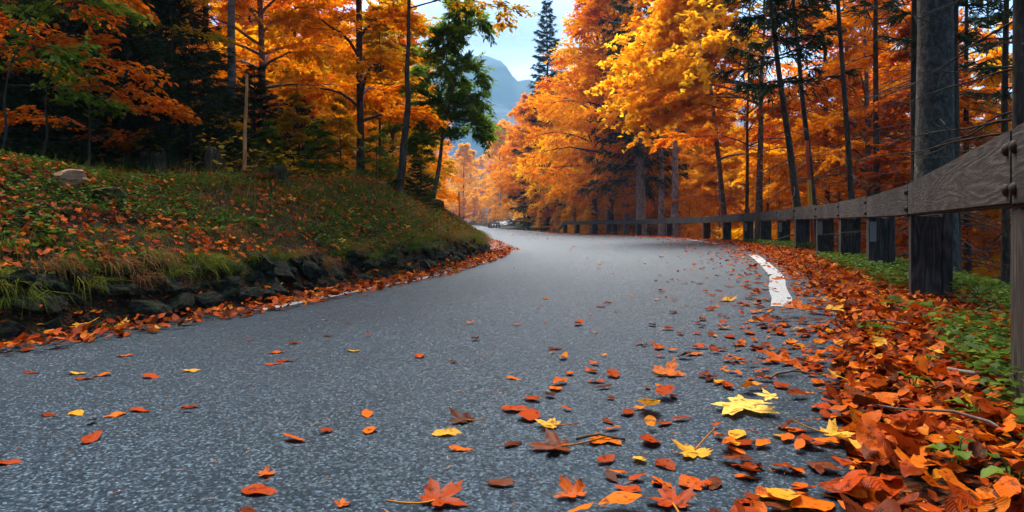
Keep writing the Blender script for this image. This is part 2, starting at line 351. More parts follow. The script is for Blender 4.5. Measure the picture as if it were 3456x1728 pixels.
def zg(X, Y, info=False):
    X = np.atleast_1d(np.asarray(X, float)); Y = np.atleast_1d(np.asarray(Y, float))
    P = np.stack([X, Y], 1); dl, dr, il, ir = lat(P)
    yl = Lc[il, 1]; yr = Rc[ir, 1]
    zl = zL(yl); zr = zprof(yr)
    t = np.clip(-dr/(np.abs(dl)+np.abs(dr)+1e-6), 0, 1)
    z = zr*(1-t)+zl*t-.04
    left = dl > 0; right = (dr > 0) & ~left
    n1 = noise2(X, Y, .9, 4, 1); n2 = noise2(X, Y, .25, 3, 2)
    near = 1-sm(14, 27, yl)
    wall = (.30+.07*noise2(X, Y, 1.3, 2, 3))*near+.08*(1-near)
    slope = (.46+.16*sm(5, 9, yl))*near+.36*(1-near)
    w0 = .45
    h = wall*sm(.26, .50, dl)+slope*np.clip(dl-w0, 0, 1.35)+.045*np.clip(dl-1.8, 0, 9)+.30*np.clip(dl-12, 0, 55)+.05*np.clip(dl-64, 0, 400)
    h = h+.05*n1*sm(.5, 1.2, dl)+.30*n2*sm(9, 18, dl)
    z = np.where(left, zl+h-.04*(1-sm(.22, .34, dl)), z)
    fr = 1-sm(48, 60, yr)
    drop = -.02*sm(.2, .8, dr)-.03*sm(1.2, 1.5, dr)-.62*np.clip(dr-1.45, 0, 9)-.10*np.clip(dr-10, 0, 60)
    far = .04*np.clip(dr-1, 0, 300)
    hr = drop*fr+far*(1-fr)+.025*n1*sm(.4, .9, dr)*(1-sm(1.2,1.4,dr))+.12*n1*sm(1.5, 4, dr)
    z = np.where(right, zr+hr-.04*(1-sm(.30, .42, dr)), z)
    z = z+.10*np.clip(Y-150, 0, 600)*sm(150, 260, Y)
    if info: return z, dl, dr
    return z
def z1(x, y): return float(zg(x, y)[0])

# terrain sheet
ang = np.concatenate([np.arange(-48, 48, .3), np.arange(48, 312, 3.0)])
rad = np.concatenate([[.02], np.exp(np.linspace(math.log(.35), math.log(1350), 190))])
A, Rr = np.meshgrid(np.radians(ang), rad, indexing='ij')
TX, TY = (Rr*np.sin(A)).ravel(), (Rr*np.cos(A)).ravel()
TZ = zg(TX, TY)
na, nr = len(ang), len(rad)
i = np.arange(na)[:, None]; j = np.arange(nr-1)[None]; i2 = (i+1) % na
tF = np.stack([i*nr+j, i*nr+j+1, i2*nr+j+1, i2*nr+j], -1).reshape(-1, 4)
obj("ground", mesh("ground", np.stack([TX, TY, TZ], 1), tF, smooth=True), M['soil'], kind="structure")

# road sheet, from 0.30 m outside each line
def offs(C, d):
    T = np.gradient(C, axis=0); T /= np.linalg.norm(T, axis=1, keepdims=True)
    return C+np.stack([-T[:, 1], T[:, 0]], 1)*d                     # + to the left
def resample(C, n):
    s = np.concatenate([[0], np.cumsum(np.linalg.norm(np.diff(C, axis=0), axis=1))])
    u = np.linspace(0, s[-1], n); return np.stack([np.interp(u, s, C[:, 0]), np.interp(u, s, C[:, 1])], 1)
nR = len(Rc)
# pair each right sample with the nearest left sample (monotone)
d2 = ((Rc[:, None]-Lc[None])**2).sum(-1); li = np.maximum.accumulate(d2.argmin(1))
Lm = Lc[li].copy()
k = np.ones(15)/15
for c in range(2): Lm[7:-7, c] = np.convolve(Lm[:, c], k, 'same')[7:-7]
Lo, Ro = offs(Lm, .25), offs(Rc, -.32)
nt_ = 9; tt = np.linspace(0, 1, nt_)
RV = []
for a in range(nR):
    for t in tt:
        p = Ro[a]*(1-t)+Lo[a]*t
        z = zprof(Rc[a, 1])*(1-t)+zL(Lm[a, 1])*t
        RV.append((p[0], p[1], z))
a = np.arange(nR-1)[:, None]; b = np.arange(nt_-1)[None]
RF = np.stack([a*nt_+b, (a+1)*nt_+b, (a+1)*nt_+b+1, a*nt_+b+1], -1).reshape(-1, 4)
road = obj("road", mesh("road", RV, RF, uvw=np.column_stack([np.tile(tt, nR), np.zeros((nR*nt_, 2))]), smooth=True), M['asphalt'], kind="structure")

from mathutils.bvhtree import BVHTree
ROAD_BVH = BVHTree.FromPolygons([tuple(map(float, v)) for v in RV], RF.tolist())
def zroad(X, Y):
    P = np.stack([np.atleast_1d(X), np.atleast_1d(Y)], 1).astype(float)
    z = zroad_plan(P); dn = Vector((0, 0, -1))
    for k_ in range(len(P)):
        h = ROAD_BVH.ray_cast(Vector((P[k_, 0], P[k_, 1], 5)), dn)[0]
        if h is not None: z[k_] = h.z
    return z
def zroad_plan(P):
    dl, dr, il, ir = lat(P)
    t = np.clip((.32-dr)/(.57-dr-dl), 0, 1)
    return zprof(Rc[ir, 1])*(1-t)+zL(Lc[il, 1])*t

def line_strip(C, y0, y1, w, name):
    m = (C[:, 1] >= y0) & (C[:, 1] <= y1); c = resample(C[m], max(6, int((y1-y0)*2.5)))
    a_, b_ = offs(c, w/2), offs(c, -w/2)
    V = np.concatenate([np.column_stack([a_, zroad(a_[:, 0], a_[:, 1])+.006]), np.column_stack([b_, zroad(b_[:, 0], b_[:, 1])+.006])])
    n = len(c); i_ = np.arange(n-1)
    return obj(name, mesh(name, V, np.stack([i_, i_+n, i_+n+1, i_+1], 1)), M['paint'], parent=road)
line_strip(Rc, 4.05, 10.4, .125, "edge_line")
for y0, y1 in ((16.2, 21.5), (27, 36), (37.5, 66)): line_strip(Rc, y0, y1, .12, "edge_line")
for y0, y1 in ((4.6, 8.6), (8.9, 12.4), (23, 60)): line_strip(Lc, y0, y1, .10, "edge_line")

# ------------------------------------------------------------------ leaf shapes (x along, y across, z up), length 1
def grid_leaf(nx, ny, width, curl, fold, wav=0.0, seed=0, shape=1.0):
    r = np.random.default_rng(seed)
    xs = np.linspace(0, 1, nx); ys = np.linspace(-1, 1, ny)
    w = width/2*np.sin(PI*np.clip(xs, .015, .985)**shape)**.75
    X, Yv = np.meshgrid(xs, ys, indexing='ij')
    w = w*(1+.06*np.sin(xs*40+seed)+.10*np.sin(xs*7+seed*3))
    yy = Yv*w[:, None]*(1+.12*math.sin(seed*2.3)*np.sign(Yv))+.22*math.sin(seed*1.7)*(X-.5)**2
    zz = curl*(X-.5)**2*1.0+fold*np.abs(yy)+wav*np.sin(X*9+seed)*np.sign(Yv)*np.abs(yy)*2+wav*.4*np.sin(X*5+Yv*3+seed*2)*.2
    xx = X*1.0
    V = np.stack([xx-.5, yy, zz], -1).reshape(-1, 3)
    U = np.stack([X, yy*2, 0*X], -1).reshape(-1, 3)
    i_, j_ = np.meshgrid(np.arange(nx-1), np.arange(ny-1), indexing='ij')
    Fq = np.stack([i_*ny+j_, (i_+1)*ny+j_, (i_+1)*ny+j_+1, i_*ny+j_+1], -1).reshape(-1, 4)
    return V, Fq, U
RHOMB = (np.array([[0, 0, 0], [.45, .30, .03], [1, 0, -.04], [.45, -.30, .03]]), np.array([[0, 3, 2, 1]]), np.zeros((4, 3)))
def two_quad_leaf(w=.29, f=.06, dr=.08):
    V = np.array([[0, 0, 0], [.5, 0, -.01], [1, 0, -dr], [.36, w, f], [.70, w*.85, f-.4*dr], [.36, -w, f], [.70, -w*.85, f-.4*dr]])
    V2 = V; Fq = np.array([[0, 2, 4, 3], [0, 5, 6, 2]])
    return V2, Fq, np.zeros((7, 3))
LEAF2 = two_quad_leaf()
def maple_outline(seed=0, jit=.03):
    r = np.random.default_rng(seed)
    half = [(-78, .06), (-62, .34), (-48, .46), (-36, .44), (-26, .60), (-14, .52), (-4, .40), (8, .62), (14, .86), (22, .78), (30, .98), (38, .78), (48, .70), (57, .44), (66, .68), (72, .92), (80, .86), (90, 1.12)]
    pts = []
    for a_, r_ in half: pts.append((a_, r_*(1+r.normal(0, jit))))
    left = [(180-a_, r_*(1+r.normal(0, jit))) for a_, r_ in half[:-1][::-1]]
    out = [(r_*math.cos(math.radians(a_)), r_*math.sin(math.radians(a_))) for a_, r_ in (pts+left)[:-1]]
    return np.array(out)
def maple_leaf(seed, curl=.25, droop=.1, simple=False):
    r = np.random.default_rng(seed)
    o = maple_outline(seed)
    if simple: o = o[::2][:16]
    n = len(o)
    rings = [.0, .45, 1.0] if not simple else [0, 1.0]
    V = [np.array([[0, 0, 0]])]
    for q in rings[1:]:
        V.append(np.column_stack([o*q, np.zeros(n)]))
    V = np.concatenate(V)
    rr = np.hypot(V[:, 0], V[:, 1]); th = np.arctan2(V[:, 1], V[:, 0])
    V[:, 2] = curl*rr**2*(.6+.5*np.cos(2*th+seed))+.06*np.sin(5*th+seed)*rr-droop*rr*.3
    Fq = []
    for i_ in range(n):
        k_ = (i_+1) % n
        if not simple:
            Fq.append([1+i_, 1+n+i_, 1+n+k_, 1+k_])
    idx = list(range(1, n+1))
    for i_ in range(0, n, 2):
        a_, b_, c_ = idx[i_], idx[(i_+1) % n], idx[(i_+2) % n]
        if c_ == a_: c_ = idx[0]
        Fq.append([0, a_, b_, c_] if c_ not in (a_, b_) else [0, a_, b_, b_])
    Fq = np.array(Fq)
    V = V[:, [1, 0, 2]]*np.array([1, -1, 1])        # tip along +x
    V *= .5
    U = V*0
    return V, Fq, U
MAPLE_S = maple_leaf(3, .1, .3, True)
MAPLE_S = (MAPLE_S[0]+np.array([.25, 0, 0]), MAPLE_S[1], MAPLE_S[2])

# ------------------------------------------------------------------ trees
def rot_about(v, k, a):
    k = k/(np.linalg.norm(k, axis=-1, keepdims=True)+1e-9); a = np.asarray(a)[..., None]
    return v*np.cos(a)+np.cross(k, v)*np.sin(a)+k*(k*v).sum(-1, keepdims=True)*(1-np.cos(a))
UP = np.array([0, 0, 1.0])

def deciduous(seed, H, r0, base, R, limbs=24, sec=10, twigs=8, per=22, ls=.11, tw=.5, leaf=RHOMB, trunk_pts=None, elev=(12, 40), tilt=.38, top=1.0,
              droop=.12, sides=8, thin=True, limb_az=None, prof=None, vary=.2):
    r = np.random.default_rng(seed)
    n = 12
    if trunk_pts is None:
        t = np.linspace(0, 1, n)
        wob = np.cumsum(r.normal(0, .012*H/n*4, (n, 2)), axis=0)*t[:, None]
        P = np.column_stack([wob, t*H])
    else:
        P = crom(trunk_pts, 4); t = np.linspace(0, 1, len(P)); H = P[-1, 2]
    rad_ = r0*(1-t*.92)+r0*.35*np.exp(-t*H/.35)
    g = Geo(); g.add(*tube(P, rad_, sides))
    leaves = Geo()
    hs = base+(H*top-base)*np.sort(r.uniform(0, 1, limbs))
    LPs, LD, LL, LU = [], [], [], []
    for q, h in enumerate(hs):
        u = (h-base)/(H-base+1e-6)
        L = R*((1-u)**.55*(.55+.45*min(1, u*4+.2)) if prof is None else prof(u))*r.uniform(.7, 1.12)
        az = q*2.4+r.normal(0, .4) if limb_az is None else limb_az(r)
        el = math.radians(r.uniform(*elev))+u*.5
        p0 = np.array([np.interp(h, P[:, 2], P[:, k_]) for k_ in (0, 1)]+[h])
        rr = float(np.interp(h, P[:, 2], rad_))
        m = 7; s = np.linspace(0, 1, m)
        d = np.array([math.cos(az), math.sin(az)])
        side = np.array([-d[1], d[0]])
        bend = r.normal(0, .12)
        hor = s*L*math.cos(el)
        z = p0[2]+L*(math.sin(el)*(s-.45*s**2)-droop*s**2.5)
        xy = p0[:2]+hor[:, None]*d+(bend*L*s**2)[:, None]*side
        B = np.column_stack([xy, z+np.cumsum(r.normal(0, .012*L, m))*(s > 0)])
        g.add(*tube(B, np.linspace(min(rr*.55, .02+.012*L), .005, m), 5))
        LPs.append(B); LL.append(L); LU.append(u)
    S0, SD, SL, SR = [], [], [], []
    for B, L in zip(LPs, LL):
        cid = r.uniform()
        fr = np.linspace(.18, 1, sec)+r.normal(0, .03, sec)
        for k_, f in enumerate(np.clip(fr, .1, 1)):
            x = f*(len(B)-1); i_ = min(int(x), len(B)-2); p = B[i_]+(B[i_+1]-B[i_])*(x-i_)
            tdir = B[i_+1]-B[i_]; tdir = tdir/np.linalg.norm(tdir)
            a_ = (1 if k_ % 2 else -1)*r.uniform(.5, 1.05)
            d = rot_about(tdir, UP, a_)
            d[2] = d[2]*.6+r.normal(-.02, vary); d /= np.linalg.norm(d)
            S0.append(p); SD.append(d); SL.append(max(.25, L*.48*(1.12-.75*f))*r.uniform(.7, 1.2)); SR.append(cid)
        S0.append(B[-2]); SD.append((B[-1]-B[-2])/np.linalg.norm(B[-1]-B[-2])); SL.append(.3*L*.4+.2); SR.append(cid)
    S0, SD, SL, SR = map(np.array, (S0, SD, SL, SR))
    for p, d, L in zip(S0, SD, SL):
        s = np.linspace(0, 1, 4)[:, None]
        g.add(*tube(p+d*L*s-UP*droop*L*s**2*.8, np.linspace(.004+.004*L, .002, 4), 3))
    # twigs
    ns = len(S0)
    f = r.uniform(.15, 1.0, (ns, twigs))
    T0 = S0[:, None]+SD[:, None]*(SL[:, None]*f)[..., None]-UP*(droop*SL[:, None]*f**2*.8)[..., None]
    sgn = r.choice([-1, 1], (ns, twigs)); aa = sgn*r.uniform(.35, .95, (ns, twigs))
    TD = rot_about(np.broadcast_to(SD[:, None], (ns, twigs, 3)), np.broadcast_to(UP, (ns, twigs, 3)), aa)
    TD = TD+r.normal(0, .16+.5*(vary-.2), TD.shape); TD /= np.linalg.norm(TD, axis=-1, keepdims=True)
    TLn = tw*r.uniform(.5, 1.2, (ns, twigs))*np.minimum(1, .4+SL[:, None])
    TR = SR[:, None]*.5+r.uniform(0, .5, (ns, twigs))
    T0, TD, TLn, TR = T0.reshape(-1, 3), TD.reshape(-1, 3), TLn.ravel(), TR.ravel()
    nt2 = len(T0)
    q = r.uniform(0.05, 1, (nt2, per))
    pos = T0[:, None]+TD[:, None]*(TLn[:, None]*q)[..., None]-UP*(.18*TLn[:, None]*q**2)[..., None]
    la = r.choice([-1, 1], (nt2, per))*r.uniform(.3, 1.2, (nt2, per))
    ld = rot_about(np.broadcast_to(TD[:, None], (nt2, per, 3)), np.broadcast_to(UP, (nt2, per, 3)), la)
    ld = ld+np.array([0, 0, -.22])+r.normal(0, .15, ld.shape)
    nm = UP+r.normal(0, tilt, ld.shape)
    pos, ld, nm = pos.reshape(-1, 3), ld.reshape(-1, 3), nm.reshape(-1, 3)
    pos += r.normal(0, .02, pos.shape)
    scatter(leaves, leaf, pos, frames(ld, nm), ls*r.uniform(.65, 1.25, len(pos)), np.clip(np.repeat(TR, per)*.55+r.uniform(0, .45, len(pos)), 0, 1))
    return g.mesh("trunk", True), leaves.mesh("crown")

BLADE = (np.array([[0, .5, 0], [0, -.5, 0], [1, -.12, -.05], [1, .12, -.05]]), np.array([[0, 1, 2, 3]]), np.zeros((4, 3)))
def spruce(seed, H, r0, R, base=.3, gap=.42, nb=5, step=.16, tuft=.11, hang=.3, per=9, dead=0, deadL=1.6, wid=.17, tilt0=-12, power=.85, green_from=None):
    r = np.random.default_rng(seed)
    t = np.linspace(0, 1, 14); P = np.column_stack([np.cumsum(r.normal(0, .004*H/14*3, (14, 2)), 0), t*H])
    rad_ = r0*(1-.93*t)+r0*.25*np.exp(-t*H/.4)
    g = Geo(); g.add(*tube(P, rad_, 10)); lv = Geo()
    def branch(h, L, az, el, green):
        p0 = np.array([np.interp(h, P[:, 2], P[:, 0]), np.interp(h, P[:, 2], P[:, 1]), h])
        m = 7; s = np.linspace(0, 1, m); d = np.array([math.cos(az), math.sin(az), 0])
        sd_ = np.array([-d[1], d[0], 0])
        B = p0+(s*L*math.cos(el))[:, None]*d+UP*(L*(math.sin(el)*s+.22*s**2.5-(.10 if green else .38)*s**1.5))[:, None]+sd_*(r.normal(0, .08)*L*s**2)[:, None]
        B += r.normal(0, .01*L, B.shape)*(s > 0)[:, None]
        g.add(*tube(B, np.linspace(.010+.008*L, .003, m) if green else np.linspace(.007+.004*L, .0015, m), 4))
        if not green:
            for q in range(int(L*5)):
                f = r.uniform(.15, .95); x = f*(m-1); i_ = min(int(x), m-2); p = B[i_]+(B[i_+1]-B[i_])*(x-i_)
                dd = d*r.uniform(.2, .8)+sd_*r.choice([-1, 1])*r.uniform(.3, .9)+UP*r.normal(-.15, .3)
                l = L*.3*r.uniform(.3, 1)
                g.add(*tube(np.array([p, p+dd*l*.5, p+dd*l+UP*r.normal(-.04, .04)]), [.004, .003, .0015], 3))
            return
        nn = max(4, int(L/step*2))
        f = np.sort(r.uniform(.12, 1, nn)); x = f*(m-1); i_ = np.minimum(x.astype(int), m-2)
        p = B[i_]+(B[i_+1]-B[i_])*(x-i_)[:, None]
        sg = np.where(np.arange(nn) % 2 == 0, 1, -1)
        l = np.clip(L*.42*(1.1-f), .10, .75)*r.uniform(.7, 1.2, nn)
        dd = d*r.uniform(.5, .8, nn)[:, None]+sd_*(sg*r.uniform(.6, .95, nn))[:, None]+UP*(-hang*r.uniform(.4, 1.6, nn))[:, None]
        p = np.vstack([p, B[i_]]); dd = np.vstack([dd, np.repeat(d[None]*1.0-UP*.05, nn, 0)]); l = np.concatenate([l, np.full(nn, L/(m-1))])
        dd /= np.linalg.norm(dd, axis=1, keepdims=True)
        q = np.linspace(.05, 1, per)[None]*np.ones((len(p), 1))
        pos = p[:, None]+dd[:, None]*(l[:, None]*q)[..., None]-UP*(hang*.5*l[:, None]*q**2)[..., None]
        ax = rot_about(np.broadcast_to(dd[:, None], pos.shape), r.normal(0, 1, pos.shape), r.uniform(.3, .85, pos.shape[:2]))
        nm = r.normal(0, 1, pos.shape)
        rv = np.clip(.5*r.uniform()+.5*q*r.uniform(.5, 1, q.shape), 0, 1)
        b = (BLADE[0]*np.array([1, wid, 1]), BLADE[1], BLADE[2])
        scatter(lv, b, pos.reshape(-1, 3), frames(ax.reshape(-1, 3), nm.reshape(-1, 3)), tuft*r.uniform(.7, 1.3, pos.shape[0]*pos.shape[1]), rv.ravel())
    gf = base if green_from is None else green_from
    h = base
    while h < H*.985:
        u = h/H; L = max(.12, R*(1-u)**power)
        for b in range(nb):
            if h < gf and r.uniform() > .75: continue
            branch(h+r.uniform(-.1, .1)*gap, L*r.uniform(.7, 1.1), b/nb*2*PI+h*1.7+r.normal(0, .25), math.radians(tilt0+35*u+r.normal(0, 7)), h >= gf)
        h += gap*(1-.35*u)*r.uniform(.8, 1.2)
    for q in range(dead):
        branch(r.uniform(.4, gf), deadL*r.uniform(.4, 1.1), r.uniform(0, 2*PI), math.radians(r.uniform(-12, 12)), False)
    if not lv.V:
        return g.mesh("trunk", True), None
    return g.mesh("trunk", True), lv.mesh("crown")

def tree(name, meshes, mats, loc, rz=0, s=1.0, label=None, group=None, tilt=(0, 0), cat="tree"):
    e = obj(name, None, loc=loc, rot=(tilt[0], tilt[1], rz), scale=s, label=label, cat=cat, group=group)
    e.empty_display_size = .2
    for nm, me, m in zip(("trunk", "crown"), meshes, mats):
        if me is None: continue
        o = bpy.data.objects.new(nm, me); COL.objects.link(o); o.parent = e
        if len(me.materials) == 0: me.materials.append(m)
        o.material_slots[0].link = 'OBJECT'; o.material_slots[0].material = m
    return e
def gpos(xpx, Y, dz=-.05, ypx=None):
    X = (xpx-1728)/F*Y; return (X, Y, z1(X, Y)+dz)

BE = [deciduous(11, 13, .17, 3.0, 4.6, 34, 10, 8, 21, ls=.105, tw=.62, tilt=.7, elev=(5, 55), vary=.34),
      deciduous(12, 12, .15, 1.4, 4.2, 36, 10, 8, 21, ls=.10, tw=.60, tilt=.7, elev=(5, 55), vary=.34),
      deciduous(13, 14, .18, 4.0, 4.4, 34, 10, 8, 21, ls=.105, tw=.62, tilt=.7, elev=(5, 55), vary=.34)]
US = [deciduous(21, 5.2, .05, .35, 2.3, 24, 8, 7, 14, ls=.095, tw=.42),
      deciduous(22, 6.0, .06, .5, 2.0, 24, 8, 7, 14, ls=.095, tw=.42)]
SPB = spruce(31, 16, .24, 3.1, base=1.0, gap=.5, nb=5, step=.17, per=8, tuft=.17, hang=.45)
YS = [spruce(41, 2.5, .035, 1.25, base=.12, gap=.17, nb=6, step=.06, per=11, tuft=.055, hang=.12, tilt0=-4, wid=.14),
      spruce(42, 1.9, .03, 1.1, base=.10, gap=.16, nb=6, step=.06, per=11, tuft=.055, hang=.12, tilt0=-4, wid=.14)]

# ------------------------------------------------------------------ the trees one can tell apart, right of the road
def lean_pts(top, base, Y, H):      # trunk through two image points, continued to height H
    p, q = at(*top, Y), at(*base, Y)
    zb = z1(q[0], Y)
    sl = (p[0]-q[0])/(p[2]-q[2])
    b = np.array([q[0]-sl*(q[2]-zb), Y, zb-.1])
    r = np.random.default_rng(int(top[0]))
    pts = [(sl*h+(r.normal(0, .02) if 0 < h < H else 0), 0 if h == 0 else r.normal(0, .03), h) for h in np.linspace(0, H, 7)]
    return pts, tuple(b)

big = spruce(51, 19, .20, 4.6, base=5.8, gap=.5, nb=6, step=.17, per=8, tuft=.22, hang=.5, dead=12, deadL=1.0, green_from=5.8)
tree("spruce_tree", big, (M['bark_spruce'], M['needle']), gpos(3158, 8.0), .4, 1.08, "thickest grey spruce trunk right behind the wooden guard rail")
thin = [spruce(52, 14, .10, 1.3, base=5.5, gap=.6, nb=4, step=.2, per=6, tuft=.18, hang=.5, dead=44, deadL=1.9, green_from=5.5),
        spruce(53, 13, .085, 1.3, base=6.5, gap=.55, nb=4, step=.2, per=6, tuft=.17, hang=.5, dead=44, deadL=1.8, green_from=6.5)]
for x, Y, v, sc_, lab in ((3228, 11, 0, .85, "thin straight spruce trunk touching the right edge of the thickest trunk"),
                          (3090, 12, 0, .85, "dark spruce trunk touching the left edge of the thickest trunk"),
                          (3266, 14.5, 1, .95, "spruce trunk with many dead side twigs right of the thickest trunk"),
                          (3395, 11.5, 0, .8, "slim dark spruce trunk with bare twigs near the right picture edge"),
                          (3452, 6.4, 0, .95, "black spruce trunk cut by the right picture edge above the rail"),
                          (2960, 15, 1, 1.0, "spindly dark spruce with drooping dead boughs left of the thickest trunk"),
                          (3330, 19, 1, 1.1, "far slim spruce trunk between the two trunks at the right edge"),
                          (2790, 19, 1, 1.1, "far slim spruce with dead boughs behind the rail's fourth post")):
    tree("spruce_tree", thin[v], (M['bark_dark'], M['needle']), gpos(x, Y), x*.37, sc_, lab)
for top, base, Y, H, r0, seed, lab, green in (((2630, 217), (2692, 690), 13, 9, .075, 61, "left of two leaning dark spruces with shaggy green boughs behind rail", 3.3),
                                              ((2705, 250), (2748, 677), 14, 9, .07, 62, "right of two leaning dark spruces beside the tilted red and yellow pole", 5.0),
                                              ((2830, 30), (2876, 646), 11.5, 10, .055, 63, "slender dark trunk with low boughs standing alone left of the thickest trunk", 5.0)):
    pts, loc = lean_pts(top, base, Y, H)
    tr, cr = spruce(seed, H, r0, 1.7, base=green, gap=.5, nb=5, step=.15, per=8, tuft=.15, hang=.75, dead=16, deadL=1.6, green_from=green)
    sl = pts[-1][0]/H
    tree("spruce_tree", (tr, cr), (M['bark_dark'], M['needle']), loc, 0, 1, lab, tilt=(0, math.atan(sl)))
grey = spruce(64, 19, .26, 3.6, base=3.4, gap=.55, nb=5, step=.18, per=8, tuft=.2, hang=.9, dead=14, deadL=2.2, green_from=3.4)
tree("spruce_tree", grey, (M['bark_pale'], M['needle']), gpos(2164, 34), 1.9, 1, "stout pale grey spruce with drooping green boughs left of maple foliage", tilt=(0, .02))
bt = deciduous(65, 12, .15, 4.6, 3.8, 24, 9, 7, 16, ls=.12, tw=.55)
tree("beech_tree", bt, (M['bark_pale'], M['orange']), gpos(2232, 33), .3, 1.15, "beech with black and white mottled bark beside the stout grey spruce")
bt2 = deciduous(66, 13, .17, 4.2, 4.2, 26, 9, 7, 16, ls=.12, tw=.55)
tree("beech_tree", bt2, (M['bark_pale'], M['orange']), gpos(2276, 32), 2.0, 1.15, "forked beech, right of the mottled beech behind the rail")
pts, loc = lean_pts((2393, 230), (2449, 772), 22, 11)
tree("beech_tree", deciduous(67, 11, .10, 2.6, 3.6, 22, 9, 7, 16, ls=.115, tw=.55, trunk_pts=pts), (M['bark_warm'], M['orange']), loc, 0, 1, "slender leaning beech with warm brown bark behind the middle of rail")
tree("beech_tree", deciduous(68, 10, .06, 2.4, 3.0, 20, 8, 7, 14, ls=.11, tw=.5), (M['bark_dark'], M['deep']), gpos(2519, 20.5), 0, 1, "thin straight dark beech, second trunk left of the leaning spruces")
# maple whose limbs reach out towards the road
mp = deciduous(70, 8.5, .12, 3.9, 4.3, 32, 8, 6, 9, ls=.21, tw=.6, leaf=MAPLE_S, limb_az=lambda r: PI+.15+r.normal(0, .55), elev=(4, 30), tilt=.55, droop=.25,
               prof=lambda u: .62+.38*math.sin(PI*min(1, .2+u)))
tree("maple_tree", mp, (M['bark_warm'], M['yellow']), gpos(2560, 19.5), 0, 1, "maple with large bright yellow leaves reaching over the guard rail")
# lone tall spruce in the gap
gs = spruce(71, 20.6, .2, 3.6, base=1.0, gap=.55, nb=6, step=.2, per=7, tuft=.24, hang=.35, power=.8)
tree("spruce_tree", gs, (M['bark_dark'], M['needle']), gpos(1846, 58), .8, 1, "tall dark green spruce pointing into the sky right of the mountain")
gs2 = tree("spruce_tree", SPB, (M['bark_dark'], M['needle']), gpos(1925, 56), 2.1, .62, "shorter dark spruce half hidden in orange leaves, right of the tall one")

# ------------------------------------------------------------------ trees one can tell apart, left of the road
bigL = spruce(81, 16, .21, 3.2, base=6, gap=.55, nb=5, step=.2, per=7, tuft=.2, hang=.5, dead=20, deadL=1.4, green_from=6)
tree("spruce_tree", bigL, (M['bark_dark'], M['needle']), gpos(434, 13), 0, 1, "thickest dark spruce trunk behind the young spruces on the bank")
tree("spruce_tree", thin[0], (M['bark_dark'], M['needle']), gpos(698, 15), 1.0, .85, "slim dark trunk left of the pale mottled beech trunk")
pb = deciduous(82, 11, .10, 3.4, 3.6, 20, 8, 7, 16, ls=.10, tw=.5)
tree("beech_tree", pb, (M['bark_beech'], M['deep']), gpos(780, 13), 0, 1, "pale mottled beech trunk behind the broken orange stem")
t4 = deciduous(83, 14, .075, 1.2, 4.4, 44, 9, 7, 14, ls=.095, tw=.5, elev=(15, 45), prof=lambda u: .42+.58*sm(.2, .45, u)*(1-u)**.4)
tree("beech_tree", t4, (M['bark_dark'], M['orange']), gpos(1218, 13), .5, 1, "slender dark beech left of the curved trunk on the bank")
cp = [(0, 0, -.15), (.087, 0, .4), (.11, .02, .77), (.15, .02, 1.14), (.187, 0, 1.49), (.17, -.02, 1.9), (.19, 0, 2.4), (.19, .03, 2.9), (.22, .05, 4.2), (.25, .1, 6.2), (.35, .1, 8.5), (.4, .1, 12)]
t5 = deciduous(84, 12, .066, 1.7, 4.2, 40, 9, 7, 13, ls=.085, tw=.5, trunk_pts=cp, elev=(10, 45), prof=lambda u: .42+.58*sm(.2, .4, u)*(1-u)**.4)
b5 = at(1338, 655, 10.8)
tree("beech_tree", t5, (M['bark_dark'], M['olive']), (b5[0], b5[1], z1(b5[0], b5[1])), 0, 1, "curved young tree leaning at the top edge of the bank")
PIN = (np.array([[0, 0, 0], [.45, .15, .02], [1, 0, -.05], [.45, -.15, .02]]), np.array([[0, 3, 2, 1]]), np.zeros((4, 3)))
ap = [(0, 0, -.1), (.18, .05, .8), (.28, 0, 1.6), (.45, .05, 2.4), (.6, .05, 3.2), (.68, .1, 4.1)]
ash = deciduous(85, 4.1, .05, 1.25, 1.15, 24, 8, 7, 20, ls=.115, tw=.38, leaf=PIN, trunk_pts=ap, elev=(15, 55), droop=.3, prof=lambda u: .6+.5*math.sin(PI*min(1, .35+.6*u)))
ba = at(1452, 600, 14.6)
tree("ash_tree", ash, (M['bark_warm'], M['green']), (ba[0], ba[1], z1(ba[0], ba[1])), 0, 1.0, "green leaved ash leaning over the road in front of the mountain")
for x, Y, v, s_, rz, lab in ((430, 9.4, 0, 1.0, 0, "largest young dark green spruce in front of the thickest left trunk"),
                             (130, 9.0, 1, 1.15, 1, "young dark spruce in the shade above the tan boulder"),
                             (640, 9.6, 1, 1.05, 2, "young dark spruce above the two old tree stumps"),
                             (-60, 8.4, 0, .95, 3, "young dark spruce cut by the left picture edge"),
                             (280, 11.5, 0, 1.15, 4, "young dark spruce behind the gap left of largest young spruce"),
                             (70, 9.8, 0, 1.5, 6, "broad young spruce filling the dark upper left of the bank"), (545, 11.0, 0, 1.45, 7, "broad dark spruce between the mossy stump and the slim trunk"),
                             (235, 9.2, 1, 1.3, 8, "low dark spruce just above the mossy boulder"), (740, 10.8, 1, .9, 9, "low dark spruce at the foot of the pale mottled trunk"),
                             (1408, 11.3, 1, .42, 5, "tiny dark spruce just right of the curved trunk's foot")):
    tree("young_spruce", YS[v], (M['bark_dark'], M['needle']), gpos(x, Y), rz, s_, lab)
for x, Y, v, s_, rz, lab in ((590, 12.5, 0, 1.7, 1, "tall dark young spruce between the slim trunk and the stumps"), (330, 13.0, 0, 1.9, 2, "tall dark young spruce left of the thickest left trunk"), (860, 12.8, 1, 1.2, 3, "dark young spruce right behind the broken stem"), (1010, 13.5, 1, 1.0, 4, "small dark spruce in the undergrowth left of the slender beech")):
    tree("young_spruce", YS[v], (M['bark_dark'], M['needle']), gpos(x, Y), rz, s_, lab)
